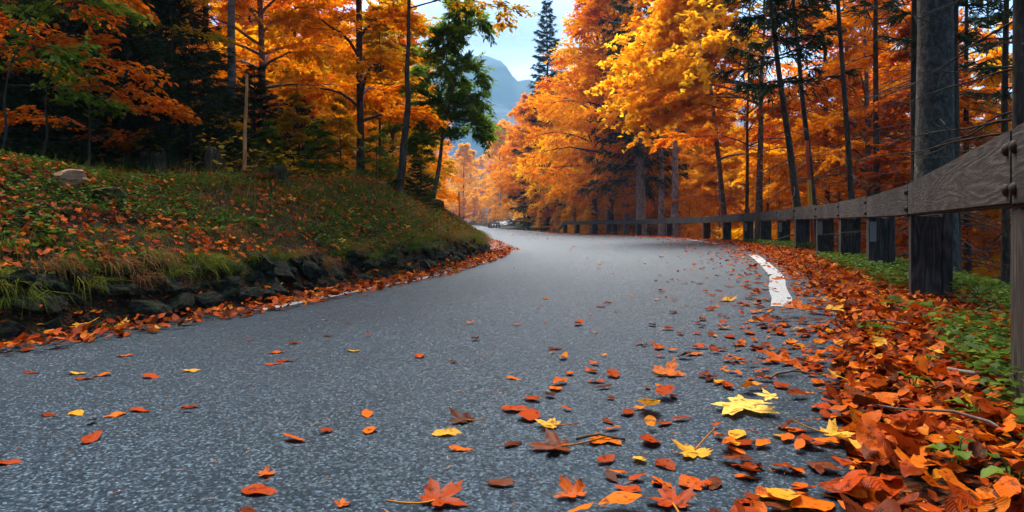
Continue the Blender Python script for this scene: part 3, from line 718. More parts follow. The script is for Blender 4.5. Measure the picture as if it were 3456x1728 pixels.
for q, (x, Y, s_, m, lab) in enumerate(((905, 11.0, .22, 'green', "low green shrub right of the broken stem"), (990, 11.8, .27, 'olive', "yellowish green shrub beside the black stump"), (1075, 11.6, .24, 'green', "low green shrub in the middle of the wood's edge"), (1150, 12.2, .28, 'olive', "yellowish shrub left of the slender dark beech"), (1270, 11.6, .22, 'green', "low green shrub between the two bank trees"), (1420, 13.0, .26, 'green', "green shrub under the ash right of the curved trunk"))):
    tree("shrub", US[q % 2], (M['bark_dark'], M[m]), gpos(x, Y), q*1.3, s_, lab, cat="shrub")
# orange sprays of young beeches in front of the dark spruces
sp1 = [(0, 0, -.1), (.15, 0, .45), (.14, 0, .85), (.2, .02, 1.25), (.33, .02, 1.65), (.5, 0, 2.3), (.6, 0, 3.2)]
yb1 = deciduous(91, 3.2, .016, .5, 1.5, 15, 6, 5, 9, ls=.072, tw=.36, leaf=LEAF2, trunk_pts=sp1, elev=(0, 30), tilt=.3)
yb2 = deciduous(92, 3.4, .016, .45, 1.35, 12, 6, 5, 9, ls=.072, tw=.36, leaf=LEAF2, elev=(0, 30), tilt=.3)
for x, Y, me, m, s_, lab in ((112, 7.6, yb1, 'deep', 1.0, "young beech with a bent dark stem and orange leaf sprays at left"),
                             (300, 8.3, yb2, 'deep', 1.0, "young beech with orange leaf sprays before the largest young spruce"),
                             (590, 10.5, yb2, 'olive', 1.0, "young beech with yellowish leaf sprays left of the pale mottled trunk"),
                             (-40, 6.6, yb1, 'green', .9, "green leaved shrub at the left picture edge")):
    tree("young_beech", me, (M['bark_dark'], M[m]), gpos(x, Y), x*.3 if x != 112 else 0, s_, lab)

# ------------------------------------------------------------------ the forest: alike trees, told apart only by region
def fill(n, xr, yr, ok, pick, seed, label, group, mind=2.4, cap=None, name="beech_tree"):
    r = np.random.default_rng(seed); pts = []; tries = 0
    while len(pts) < n and tries < 6000:
        tries += 1
        Y = r.uniform(*yr); x = r.uniform(*xr); X = (x-1728)/F*Y
        _, dl, dr = zg(X, Y, True)
        if not ok(dl[0], dr[0], x, Y): continue
        if any((X-a)**2+(Y-b)**2 < mind**2 for a, b in pts): continue
        pts.append((X, Y))
        me, mats, s_, H, R = pick(r, Y, x)
        z = z1(X, Y)-.1
        if cap is not None:
            for dx in (-.45, 0, .45):
                xi = x+dx*R*s_*F/Y
                hm = (748-cap(xi))/F*Y+EYE-z
                s_ = min(s_, max(.12, hm/H))
        adj = {M['orange']: "orange", M['deep']: "rust orange", M['gold']: "golden", M['yellow']: "bright yellow", M['olive']: "olive yellow"}[mats[1]]
        tree(name, me, mats, (X, Y, z), r.uniform(0, 6.28), s_, ("tall " if H*s_ > 6.5 else "low ")+adj+" "+label, group)

def gapcap(x):      # the open sky: crowns stay below this outline
    return float(np.interp(x, [1420, 1470, 1530, 1600, 1660, 1720, 1780, 1830, 1880, 1920], [-900, 130, 320, 385, 345, 325, 290, 240, 130, -900]))
HB = (13, 12, 14); RB = (4.6, 4.2, 4.4); HU = (5.2, 6.0); RU = (2.3, 2.0)
def pk(colsB, colsU, fu=.45, sB=(.8, 1.1), sU=(.8, 1.3), bark=('bark_dark', 'bark_warm', 'bark_beech')):
    def f(r, Y, x):
        b = M[bark[r.integers(len(bark))]]
        if r.uniform() < fu:
            i = r.integers(2); return US[i], (b, M[colsU[r.integers(len(colsU))]]), r.uniform(*sU), HU[i], RU[i]
        i = r.integers(3); return BE[i], (b, M[colsB[r.integers(len(colsB))]]), r.uniform(*sB), HB[i], RB[i]
    return f
fill(34, (2330, 3560), (14, 30), lambda dl, dr, x, Y: dr > 3.6, pk(('orange', 'orange', 'deep'), ('orange', 'gold', 'orange', 'deep'), .7, sB=(.6, .9), sU=(.9, 1.5)), 101, "beech in the wood right of the yellow maple, behind the rail", "orange beeches right of the maple", 1.9)
fill(26, (2250, 3600), (30, 60), lambda dl, dr, x, Y: dr > 4, pk(('orange', 'orange', 'deep'), ('orange', 'gold'), .35), 102, "beech in the back rows of the wood on the right", "orange beeches in the right back rows", 2.6)
fill(40, (1800, 2330), (33, 62), lambda dl, dr, x, Y: dr > 2.6 and not (2080 < x < 2330 and Y < 38), pk(('orange', 'gold', 'gold'), ('gold', 'orange', 'yellow'), .28, sB=(.95, 1.3)), 103, "beech between the sky spruce and the yellow maple", "golden orange beeches left of the maple", 2.2, gapcap)
for x, Y, v, s_, c, lab in ((2005, 42, 0, 1.22, 'orange', "tall orange beech, nearest large one right of the sky spruce"), (2060, 38, 1, 1.25, 'orange', "tall orange beech left of the stout grey spruce")):
    tree("beech_tree", BE[v], (M['bark_dark'], M[c]), gpos(x, Y), x*.1, s_, lab)
fill(14, (1765, 2060), (40, 72), lambda dl, dr, x, Y: 1.3 < dr < 3.6, lambda r, Y, x: (US[r.integers(2)], (M['bark_warm'], M[('yellow', 'gold', 'gold')[r.integers(3)]]), r.uniform(.3, .6), 6, 2.2), 109, "beech bush at the road's edge near the rail's far end", "low golden bush beeches by the far road edge", 1.6, gapcap, "young_beech")
fill(20, (1640, 1900), (58, 112), lambda dl, dr, x, Y: dr > 2.2 and (x > 1770 or Y > 104), pk(('gold', 'orange'), ('gold', 'yellow', 'orange'), .4), 104, "beech right of the road where it bends out of sight", "golden beeches right of the far bend", 2.8, gapcap)
fill(26, (1440, 1720), (112, 140), lambda dl, dr, x, Y: dl > 2 or dr > 2.5, lambda r, Y, x: (US[r.integers(2)], (M['bark_warm'], M[('yellow', 'gold', 'orange')[r.integers(3)]]), r.uniform(.5, 1.1), 6, 2.2), 110, "beech bush on the slope behind the distant road", "beech bushes behind the distant road", 2.0, gapcap, "young_beech")
fill(26, (1420, 1860), (120, 175), lambda dl, dr, x, Y: dl > 3 or dr > 3, pk(('gold', 'orange', 'gold'), ('yellow', 'gold'), .35, sB=(1.0, 1.5), sU=(1, 1.6)), 105, "beech far away behind the distant road", "golden beeches behind the distant road", 4, gapcap)
fill(34, (1400, 1650), (26, 112), lambda dl, dr, x, Y: dl > 1.8, pk(('gold', 'orange'), ('gold', 'gold', 'orange', 'yellow'), .6, sB=(.5, .8), sU=(.8, 1.5)), 106, "beech beyond the bank, left of the far road", "orange trees beyond the bank", 2.0, gapcap)
fill(32, (820, 1470), (14.5, 28), lambda dl, dr, x, Y: dl > 2.6, pk(('orange', 'gold', 'orange'), ('orange', 'olive', 'gold'), .5, sB=(.55, .72), sU=(.7, 1.2)), 107, "beech on the hillside behind the slender bank trees", "orange beeches behind the slender bank trees", 1.5, lambda x: gapcap(x))
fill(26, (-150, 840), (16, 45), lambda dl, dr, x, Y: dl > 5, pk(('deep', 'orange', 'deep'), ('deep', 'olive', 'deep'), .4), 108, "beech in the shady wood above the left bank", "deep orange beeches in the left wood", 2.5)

# unseen spruces added beside and behind the camera to shade the near road
for X, Y, s_ in ((8.0, 3.0, 1.0), (11.5, 7.5, 1.1), (4.2, -3.2, 1.05), (1.0, -6.5, 1.1), (-10.6, 2.0, 1.3), (-11.6, 7.2, 1.35), (-9.4, -1.0, 1.4), (-14, -4, 1.4), (-13.5, 4.2, 1.4), (-4, -14.5, 1.2)):
    tree("spruce_tree", SPB, (M['bark_dark'], M['needle']), (X, Y, z1(X, Y)-.1), X, s_, "tall spruce of the wood beside the road, beyond the picture's edge", "added shade spruces beside the near road")

# ------------------------------------------------------------------ guard rail
import bmesh
def bbox(name, x0, x1, y0, y1, z0, z1_, b=.006, seg=1, jit=0):
    bm = bmesh.new(); bmesh.ops.create_cube(bm, size=1)
    for v in bm.verts:
        v.co = Vector((x0 if v.co.x < 0 else x1, y0 if v.co.y < 0 else y1, z0 if v.co.z < 0 else z1_))
    if b: bmesh.ops.bevel(bm, geom=list(bm.edges), offset=b, segments=seg, affect='EDGES')
    me = bpy.data.meshes.new(name); bm.to_mesh(me); bm.free(); return me
def dome(name, r_, h_):
    bm = bmesh.new(); bmesh.ops.create_uvsphere(bm, u_segments=10, v_segments=6, radius=1)
    for v in bm.verts: v.co = Vector((v.co.x*r_, v.co.y*h_, v.co.z*r_))
    for f_ in bm.faces: f_.smooth = True
    me = bpy.data.meshes.new(name); bm.to_mesh(me); bm.free(); return me
BOLT = dome("bolt", .018, .012)
PLATE = bbox("reflector_plate", -.03, .03, -.004, .004, -.10, .10, .003)
SCREW = dome("screw", .007, .004)

def guard_rail(label, C, xs, rail_h=.21, top=.75, detail=True, Yfirst=None, endslope=True):
    root = obj("guard_rail", None, loc=(C[0][0], C[0][1], 0), label=label, cat="guard rail")
    inv = Vector(root.location)
    def local(v): return Vector(v)-inv
    P = []
    for x in xs:
        if isinstance(x, tuple): P.append(np.array(x, float)); continue
        v = C[:, 0]-(x-1728)/F*C[:, 1]
        ok_ = np.where((v[:-1]*v[1:] <= 0) & (C[:-1, 1] > .3))[0]
        k_ = ok_[0]; t = v[k_]/(v[k_]-v[k_+1]); P.append(C[k_]*(1-t)+C[k_+1]*t)
    n = len(P)
    zs = [float(zprof(p[1])) for p in P]
    r = np.random.default_rng(5)
    for i in range(n-1):
        a, b = Vector((*P[i], zs[i])), Vector((*P[i+1], zs[i+1])); L = (b-a).length
        rz = math.atan2(b.y-a.y, b.x-a.x); ry = -math.asin((b.z-a.z)/L)
        me = bbox("plank", .003, L-.003, -.085, 0, top-rail_h+r.normal(0, .002), top+r.normal(0, .003), .008, 2)
        o = obj("plank", me, M['plank'], root, local(a), (0, ry, rz))
        if detail:
            for xx in (.045, L-.045):
                if (a if xx < 1 else b).y > 24: continue
                for zz in (top-rail_h+.045, top-.055):
                    bo = obj("bolt", BOLT, M['bolt'], o, (xx, .002, zz))
    for i in range(n):
        p = P[i]; q = P[min(i+1, n-1)]-P[max(i-1, 0)]; rz = math.atan2(q[1], q[0])
        hpx = .5*F/max(.5, p[1])
        z0, zt = -.45, top-.015
        m1 = bbox("post", -.08, .08, -.185, -.014, z0, top-rail_h-.004, .006, 1)
        o = obj("post", m1, M['post'], root, local((p[0], p[1], zs[i])), (0, 0, rz+r.normal(0, .02)))
        if detail:
            m2 = bbox("backing_board", -.083, .083, -.245, -.188, z0, zt-.01, .005, 1)
            obj("backing_board", m2, M['post'], o)
            if i in (4, 6, 8, 10):
                pl = obj("reflector_plate", PLATE, M['plate'], o, (-.085, -.050, .40), (0, 0, -PI/2))
    if endslope:
        a = Vector((*P[-1], zs[-1])); q = (P[-1]-P[-2]); q = q/np.linalg.norm(q); L = math.hypot(1.35, top-.1)
        rz = math.atan2(q[1], q[0])
        me = bbox("sloping_end_plank", 0, L, -.085, 0, -rail_h, 0, .008, 2)
        obj("sloping_end_plank", me, M['plank'], root, local((a.x, a.y, a.z+top)), (0, math.asin((top-.12)/L), rz))
    return root, P
railC = crom([(-1.3, -3.6), (.2, -.6), (1.33, 1.82), (2.45, 4.15), (3.35, 6.3), (4.05, 8.3), (4.6, 10.3), (5.2, 13), (5.75, 16), (6.25, 20), (6.4, 25), (5.95, 31), (4.75, 37), (3.15, 42)], 30)
guard_rail("weathered wooden guard rail on square posts curving along the right road edge", railC,
           [(-.85, -2.8), (.22, -.55), 3412, 3062, 2923, 2830, 2753, 2680, 2622, 2564, 2508, 2438, 2371, 2248, 2147, 2065, 1997, 1942, 1901])
farC = np.array([(-3.3, 101), (-1.3, 89)])
guard_rail("short distant wooden guard rail beside the far bend of the road", farC, [(-3.35, 101), (-3.05, 98.6), (-2.75, 96.4), (-2.4, 94.2), (-2.0, 92), (-1.6, 90)], .24, .85, detail=False)

# ------------------------------------------------------------------ snow poles and far sign
def snow_pole(base, H, r_, bands, label, tilt=(0, 0)):
    e = obj("snow_pole", None, loc=base, rot=(tilt[0], tilt[1], 0), label=label, cat="snow pole", group=None)
    h = -.2
    ed = np.linspace(0, H, len(bands)+1); ed[0] = -.2
    for q, c in enumerate(bands):
        z = np.array([ed[q], ed[q+1]])
        rr = [r_, r_]
        P = [(0, 0, ed[q]), (0, 0, (ed[q]+ed[q+1])/2), (0, 0, ed[q+1])]
        R_ = [r_, r_, r_]
        if q == len(bands)-1: P += [(0, 0, H+.001)]; R_ += [r_*.15]
        V, Fq = tube(P, R_, 10)
        obj("pole_band", mesh("pole_band", V, Fq, smooth=True), M[c], e)
p = at(1552, 735, 16); snow_pole((p[0], p[1], z1(p[0], p[1])), .62+p[2]-z1(p[0], p[1]), .016, ('post_red', 'post_yel', 'post_red'), "red and yellow snow pole standing on the bank's right shoulder", (0, -.03))
p = gpos(1864, 44.0, 0); snow_pole(p, 1.66, .026, ('post_yel', 'post_red', 'post_yel', 'post_red'), "red and yellow snow pole at the far end of the guard rail")
p = gpos(2748, 12.2, 0); p = (p[0], p[1], -.15); snow_pole(p, 2.1, .032, ('post_red', 'post_yel', 'post_red'), "tilted red and yellow snow pole behind the rail near leaning spruces", (0, -.065))
p = gpos(1636, 112, 0); snow_pole(p, 1.6, .05, ('post_red', 'post_yel'), "tiny distant snow pole on the grassy verge behind the far road")
p = gpos(1667, 100, 0); snow_pole(p, 1.7, .05, ('post_yel', 'post_red'), "tiny distant snow pole beside the short far guard rail")
p = gpos(1579, 108, 0)
e = obj("road_sign", None, loc=p, label="tiny white sign on a thin post by the far road", cat="sign")
V, Fq = tube([(0, 0, -.2), (0, 0, 1.0)], [.03, .03], 8); obj("post", mesh("post", V, Fq), M['white'], e)
obj("sign_plate", bbox("sign_plate", -.22, .22, -.05, -.02, .72, 1.15, .01), M['white'], e)

# ------------------------------------------------------------------ rocks, stumps, broken stem
def rock_mesh(seed, sub=3, amp=.22, sq=(1, 1, 1), facet=True):
    r = np.random.default_rng(seed)
    bm = bmesh.new(); bmesh.ops.create_icosphere(bm, subdivisions=sub, radius=.5)
    k_ = r.normal(0, 1, (7, 3)); ph = r.uniform(0, 6.28, 7); pl = r.normal(0, 1, (10, 3)); cut = r.uniform(.22, .38, 10); pl /= np.linalg.norm(pl, axis=1, keepdims=True)
    for v in bm.verts:
        c = np.array(v.co)
        for q in range(10):                      # cut by planes: broken faces
            d = c@pl[q]-cut[q]
            if d > 0: c = c-pl[q]*d*.96
        n_ = sum(math.sin(k_[q]@c*(4+5*q)+ph[q])/(1+.7*q) for q in range(7))
        c = c*(1+amp*.35*n_)
        v.co = Vector(c*np.array(sq))
    me = bpy.data.meshes.new("stone"); bm.to_mesh(me); bm.free()
    if not facet: me.polygons.foreach_set("use_smooth", np.ones(len(me.polygons), bool))
    return me
ROCK = [rock_mesh(200+q, 3, .20) for q in range(8)]
for m_ in ROCK: m_.materials.append(M['stone'])
wall = obj("stone_wall", None, loc=(-2, 5, 0), label="low mossy dry stone wall along the foot of the left bank", cat="stone wall")
r = np.random.default_rng(77)
sL = np.concatenate([[0], np.cumsum(np.linalg.norm(np.diff(Lc, axis=0), axis=1))])
TLc = np.gradient(Lc, axis=0); TLc /= np.linalg.norm(TLc, axis=1, keepdims=True)
TRc = np.gradient(Rc, axis=0); TRc /= np.linalg.norm(TRc, axis=1, keepdims=True)
sR = np.concatenate([[0], np.cumsum(np.linalg.norm(np.diff(Rc, axis=0), axis=1))])
def along(side, s, d):              # s: arc length, d: outward distance
    C, T, S = (Lc, TLc, sL) if side == 'L' else (Rc, TRc, sR)
    x = np.interp(s, S, C[:, 0]); y = np.interp(s, S, C[:, 1]); tx = np.interp(s, S, T[:, 0]); ty = np.interp(s, S, T[:, 1])
    sg = 1 if side == 'L' else -1
    return x-ty*d*sg, y+tx*d*sg
def s_at(side, Y):
    C, S = (Lc, sL) if side == 'L' else (Rc, sR)
    k_ = np.argmax(C[:, 1] > Y); return S[k_]
for row in range(3):
    s = s_at('L', 1.2)+row*.1; s1 = s_at('L', 27)
    while s < s1:
        w = r.uniform(.12, .32)*(1.0 if row == 0 else .85)
        x, y = along('L', s+w/2, .37+row*.05+r.normal(0, .02))
        if row < 2 or r.uniform() < .6:
            z = float(zL(y))+.05+row*.115+r.normal(0, .015)
            o = obj("stone", ROCK[r.integers(8)], None, wall, (x+2, y-5, z), (r.normal(0, .3), r.normal(0, .3), r.uniform(0, 6.28)), (w*1.15, w*r.uniform(.8, 1.1), w*r.uniform(.55, .85)))
        s += w*.86
def ray_ground(x, y, y0=2.5, y1=60):
    Ys = np.linspace(y0, y1, 1200); Xs = (x-1728)/F*Ys; zr_ = EYE+(748-y)/F*Ys
    gz = zg(Xs, Ys); hit = (gz > zr_) & (Ys > 3.2)
    k_ = int(np.argmax(hit)) if hit.any() else int(np.argmin(np.where((Ys > 5) & (Ys < 16), zr_-gz, 9e9)))
    return np.array([Xs[k_], Ys[k_], gz[k_]])
p = ray_ground(200, 652); S_ = p[1]/F
obj("boulder", rock_mesh(301, 4, .16, (1, .8, .7)), M['tanstone'], loc=(p[0], p[1]+.12, p[2]+.09), rot=(.1, -.08, .2), scale=(150*S_, 150*S_, 118*S_), label="tan cracked boulder lying at the top of the left bank", cat="boulder")
p = ray_ground(322, 690); S_ = p[1]/F
obj("boulder", rock_mesh(302, 4, .2, (1, .9, .75)), M['mossstone'], loc=(p[0], p[1]+.1, p[2]+.05), scale=(135*S_, 135*S_, 110*S_), label="dark mossy boulder right of the tan boulder", cat="boulder")
for x, y, w, lab in ((1300, 640, 48, "small mossy dark stone left of the curved trunk's foot"), (1478, 615, 42, "dark angular stone right of the tiny spruce")):
    p = ray_ground(x, y); S_ = p[1]/F
    obj("boulder", rock_mesh(310+w, 3, .25), M['mossstone'], loc=(p[0], p[1]+.05, p[2]+.03), scale=w*S_*1.2, label=lab, cat="boulder")

def stump_mesh(seed, r0, H, roots, jag=.09):
    r = np.random.default_rng(seed); g = Geo(); n = 20; rings = 9
    th = np.arange(n)/n*2*PI
    lob = 1+.24*np.sin(3*th+r.uniform(0, 6))+.16*np.sin(7*th+r.uniform(0, 6))+r.normal(0, .06, n)
    jg = r.normal(0, jag, n)*H
    V = []
    for q in range(rings):
        u = q/(rings-1); rr = r0*(1+.55*math.exp(-u*5))*(1-.12*u)*(lob*(1+.5*(1-u)*.4))
        V.append(np.column_stack([np.cos(th)*rr, np.sin(th)*rr, -.15+u*(H+.15)+jg*u**3]))
    for q, sc_ in enumerate((.75, .4, .05)):
        V.append(np.column_stack([np.cos(th)*r0*sc_*lob*.88, np.sin(th)*r0*sc_*lob*.88, np.full(n, H*(.9-.25*q))+jg*.4]))
    V = np.concatenate(V); m = rings+3
    i_ = np.arange(m-1)[:, None]*n; j_ = np.arange(n)[None]; j2 = (j_+1) % n
    g.add(V, np.stack([i_+j_, i_+j2, i_+n+j2, i_+n+j_], -1).reshape(-1, 4))
    for az, L in roots:
        s = np.linspace(0, 1, 7); d = np.array([math.cos(az), math.sin(az)])
        P = np.column_stack([d[0]*(r0*.5+L*s)+r.normal(0, .012, 7), d[1]*(r0*.5+L*s)+r.normal(0, .012, 7), .30*H*(1-s)**1.6-.10*s+.02])
        g.add(*tube(P, r0*.42*(1-.8*s)+.008, 7))
    return g.mesh("stump", True)
p = ray_ground(522, 600); S_ = p[1]/F
obj("tree_stump", stump_mesh(401, 36*S_, 92*S_, ((3.6, .2), (5.2, .2))), M['mossstump'], loc=tuple(p-np.array([0, 0, .02])), label="moss covered dark stump left of the stump with roots", cat="stump")
p = ray_ground(722, 605); S_ = p[1]/F
obj("tree_stump", stump_mesh(402, 26*S_, 105*S_, ((-.15, .40), (-.8, .30), (3.4, .2), (4.4, .2)), .12), M['stump'], loc=tuple(p-np.array([0, 0, .02])), label="brown rotten stump with a root spreading right down the bank", cat="stump")
p = ray_ground(935, 545); S_ = p[1]/F
obj("tree_stump", stump_mesh(403, 26*S_, 60*S_, ((0, .2),)), M['mossstump'], loc=tuple(p), label="black stump behind the grass right of the broken stem", cat="stump")
p = ray_ground(820, 560); S_ = p[1]/F
e = obj("broken_stem", None, loc=tuple(p-np.array([0, 0, .05])), label="broken dead sapling stem with peeling orange bark", cat="dead stem")
H = 385*S_; s = np.linspace(0, 1, 9)
P = np.column_stack([15*S_*s+np.random.default_rng(4).normal(0, .004, 9), 0*s, H*s])
V, Fq = tube(P, np.linspace(.024, .015, 9), 8); obj("stem", mesh("stem", V, Fq, smooth=True), M['barebark'], e)
for h, dx in ((.25, .05), (.45, -.04), (.6, .06), (.72, .05), (.86, .04)):
    a = np.array([15*S_*h, 0, H*h]); V, Fq = tube([a, a+np.array([dx, -.01, .012])], [.005, .002], 5); obj("twig_stub", mesh("twig_stub", V, Fq), M['barebark'], e)
# fallen branches on the bank top, and bare twig
for (xa, ya), (xb, yb), rr, lab in (((355, 655), (515, 597), .010, "thin dead branch slanting up beside the mossy boulder"), ((440, 662), (560, 632), .008, "thin twig lying on the leaves below the mossy stump"), ((822, 590), (900, 500), .007, "bare twig leaning at the foot of the broken stem")):
    a, b = ray_ground(xa, ya), ray_ground(xb, yb); b[2] += .04; a[2] += .02
    if lab.startswith("bare"): b = at(xb, yb, a[1]+.1)
    s = np.linspace(0, 1, 6)[:, None]; P = a+(b-a)*s+np.random.default_rng(int(xa)).normal(0, .012, (6, 3))
    V, Fq = tube(P-P[0], np.linspace(rr, rr*.4, 6), 6); obj("fallen_branch", mesh("fallen_branch", V, Fq, smooth=True), M['bark_dark'], loc=tuple(P[0]), label=lab, cat="branch")

# ------------------------------------------------------------------ fallen leaves
BL = [grid_leaf(7, 5, .42+.08*(q % 4), [.2, -.2, .45, -.1, .1, .7, -.35, .05][q], [.12, -.1, .3, .06, -.2, .12, -.06, .3][q], .14, q, .80+.06*(q % 5)) for q in range(8)]
BLs = [grid_leaf(5, 3, .55, [.5, -.5, .9, -.3][q], [.35, -.3, .5, .25][q], .2, q, .92) for q in range(4)]
BLm = [mesh("beech_leaf", *[b[0], b[1]], rnd=np.zeros(len(b[1])), uvw=b[2], smooth=True) for b in BL]
for m_ in BLm: m_.materials.append(M['rust'])
recs = []       # X, Y, z, size, yaw, tiltx, tilty, kind, set
r = np.random.default_rng(900)
def put(side, y0, y1, dens, d0, d1, setname, zmax, tl, dprob=None):
    s0, s1 = s_at(side, y0), s_at(side, y1); n = int((s1-s0)*(d1-d0)*dens)
    s = r.uniform(s0, s1, n); d = r.uniform(d0, d1, n)
    if dprob is not None:
        k_ = r.uniform(0, 1, n) < dprob(d); s, d = s[k_], d[k_]
    x, y = along(side, s, d)
    z, dl, dr = zg(x, y, True)
    on = (dr < .32) & (dl < .25)
    zz = np.where(on, zroad(x, y)+.002, z)
    clear = np.where((np.abs(d) < .10) & (y > 3.9) & (y < 10.5) & (side == 'R'), .35, 1.0)
    for a in range(len(x)):
        if r.uniform() > clear[a]: continue
        recs.append([x[a], y[a], zz[a]+r.uniform(0, 1)**1.5*zmax, float(np.clip(r.lognormal(-2.95, .30), .025, .095)), r.uniform(0, 6.28), r.normal(0, tl), r.normal(0, tl), r.uniform(), setname])
put('R', .5, 6, 1500, .31, 1.35, 'drift', .05, .34, lambda d: 1-.65*sm(.80, 1.2, d))
put('R', 6, 16, 420, .24, 1.3, 'drift', .05, .4, lambda d: 1-.6*sm(.75, 1.1, d))
put('R', 16, 46, 120, .15, 1.2, 'drift', .03, .35)
put('R', .9, 14, 320, -2.4, .36, 'edge', .006, .10, lambda d: np.exp((d-.36)/.34)*.9)
put('R', .7, 12, 420, -.25, .40, 'edge', .02, .2, lambda d: np.exp((d-.40)/.22))
put('R', 14, 44, 34, -1.6, .2, 'edge', .006, .15, lambda d: np.exp((d-.2)/.7))
put('R', .8, 22, 1.7, -4.6, -.3, 'road', .003, .09, lambda d: .35+.65*np.exp((d+.3)/1.2))
put('R', 22, 70, 2.2, -5, -.3, 'road', .006, .2)
put('L', 2.0, 14, 420, -.16, .36, 'verge', .05, .38)
put('L', 14, 26, 160, -.35, .3, 'verge', .04, .3)
EX = []         # explicit small leaves seen alone on the asphalt (px x, y, colour)
for x, y, c, lab in ((161, 1402, 'rust', "rust leaf at far left of the row of five leaves"), (258, 1398, 'fyellow', "yellow leaf, second from left in the row of five leaves"), (389, 1403, 'forange', "orange leaf in the middle of the row of five leaves"),
                     (474, 1388, 'rust', "rust leaf, fourth in the row of five leaves on the left asphalt"), (643, 1375, 'rust', "rust leaf at the right end of the row of five leaves"),
                     (648, 1253, 'fyellow', "yellow leaf alone on the asphalt, right of the leaf pair"), (510, 1275, 'rust', "rust curled leaf left of the lone yellow leaf on asphalt"), (425, 1202, 'forange', "narrow orange leaf nearest the left verge drift"),
                     (105, 1260, 'rust', "dark rust leaf by the left picture edge on asphalt"), (262, 1262, 'fyellow', "small yellow leaf in the left asphalt group"), (285, 1280, 'rust', "small upright rust leaf below the small yellow one"),
                     (345, 1268, 'forange', "long thin orange leaf right of the small rust leaf"), (925, 1230, 'rust', "left leaf of a rust pair on the middle asphalt"), (965, 1220, 'rust', "right leaf of a rust pair on the middle asphalt"),
                     (995, 1160, 'brown', "dark brown leaf above the rust pair on asphalt"), (1107, 1137, 'brown', "almost black leaf standing on the middle asphalt"), (1195, 1187, 'fyellow', "flat yellow leaf right of the dark leaves on asphalt"),
                     (20, 1565, 'rust', "rust leaf cut by the left picture edge on near asphalt"), (878, 1664, 'rust', "small orange rust leaf below the lone orange leaf"), (932, 1192, 'forange', "tiny orange leaf left of the dark brown leaf"),
                     (1875, 1180, 'brown', "dark brown curled leaf on open asphalt near the leaf strewn edge"), (1735, 1280, 'forange', "small upright orange leaf on open asphalt"), (1508, 1465, 'fyellow', "small yellow leaf left of the brown curled maple leaf"), (1560, 1520, 'forange', "round orange leaf below the small yellow leaf")):
    EX.append((x, y, c, lab))
def px_ground(x, y):
    Y = 5.0
    for _ in range(12):
        X = (x-1728)/F*Y; z, dl, dr = zg(X, Y, True)
        zz = z[0] if (dr[0] > .32 or dl[0] > .25) else zroad(X, Y)[0]
        Y = .5*Y+.5*(EYE-zz)*F/(y-748)
    X = (x-1728)/F*Y
    return X, Y, zz
def eul(a, b, c):
    ca, sa, cb, sb, cc, sc_ = np.cos(a), np.sin(a), np.cos(b), np.sin(b), np.cos(c), np.sin(c)
    R_ = np.empty((len(a), 3, 3))
    R_[:, 0, 0] = cc*cb; R_[:, 0, 1] = cc*sb*sa-sc_*ca; R_[:, 0, 2] = cc*sb*ca+sc_*sa
    R_[:, 1, 0] = sc_*cb; R_[:, 1, 1] = sc_*sb*sa+cc*ca; R_[:, 1, 2] = sc_*sb*ca-cc*sa
    R_[:, 2, 0] = -sb; R_[:, 2, 1] = cb*sa; R_[:, 2, 2] = cb*ca
    return R_
def rest_h(q, ro, sz):          # how far a tilted leaf's lowest point lies below its origin
    R_ = eul(np.array([ro[0]]), np.array([ro[1]]), np.array([ro[2]]))[0]
    return -float((BL[q][0]@R_.T)[:, 2].min())*sz
for x, y, c, lab in EX:
    X, Y, z = px_ground(x, y)
    q = r.integers(8); ro = (r.normal(0, .09), r.normal(0, .08), r.uniform(-.6, .6)); sz = r.uniform(.058, .078)
    o = obj("beech_leaf", BLm[q], None, loc=(X, Y, z+.001+rest_h(q, ro, sz)*.55), rot=ro, scale=(sz, sz, sz*.6), label=lab, cat="leaf")
    o.material_slots[0].link = 'OBJECT'; o.material_slots[0].material = M[c]
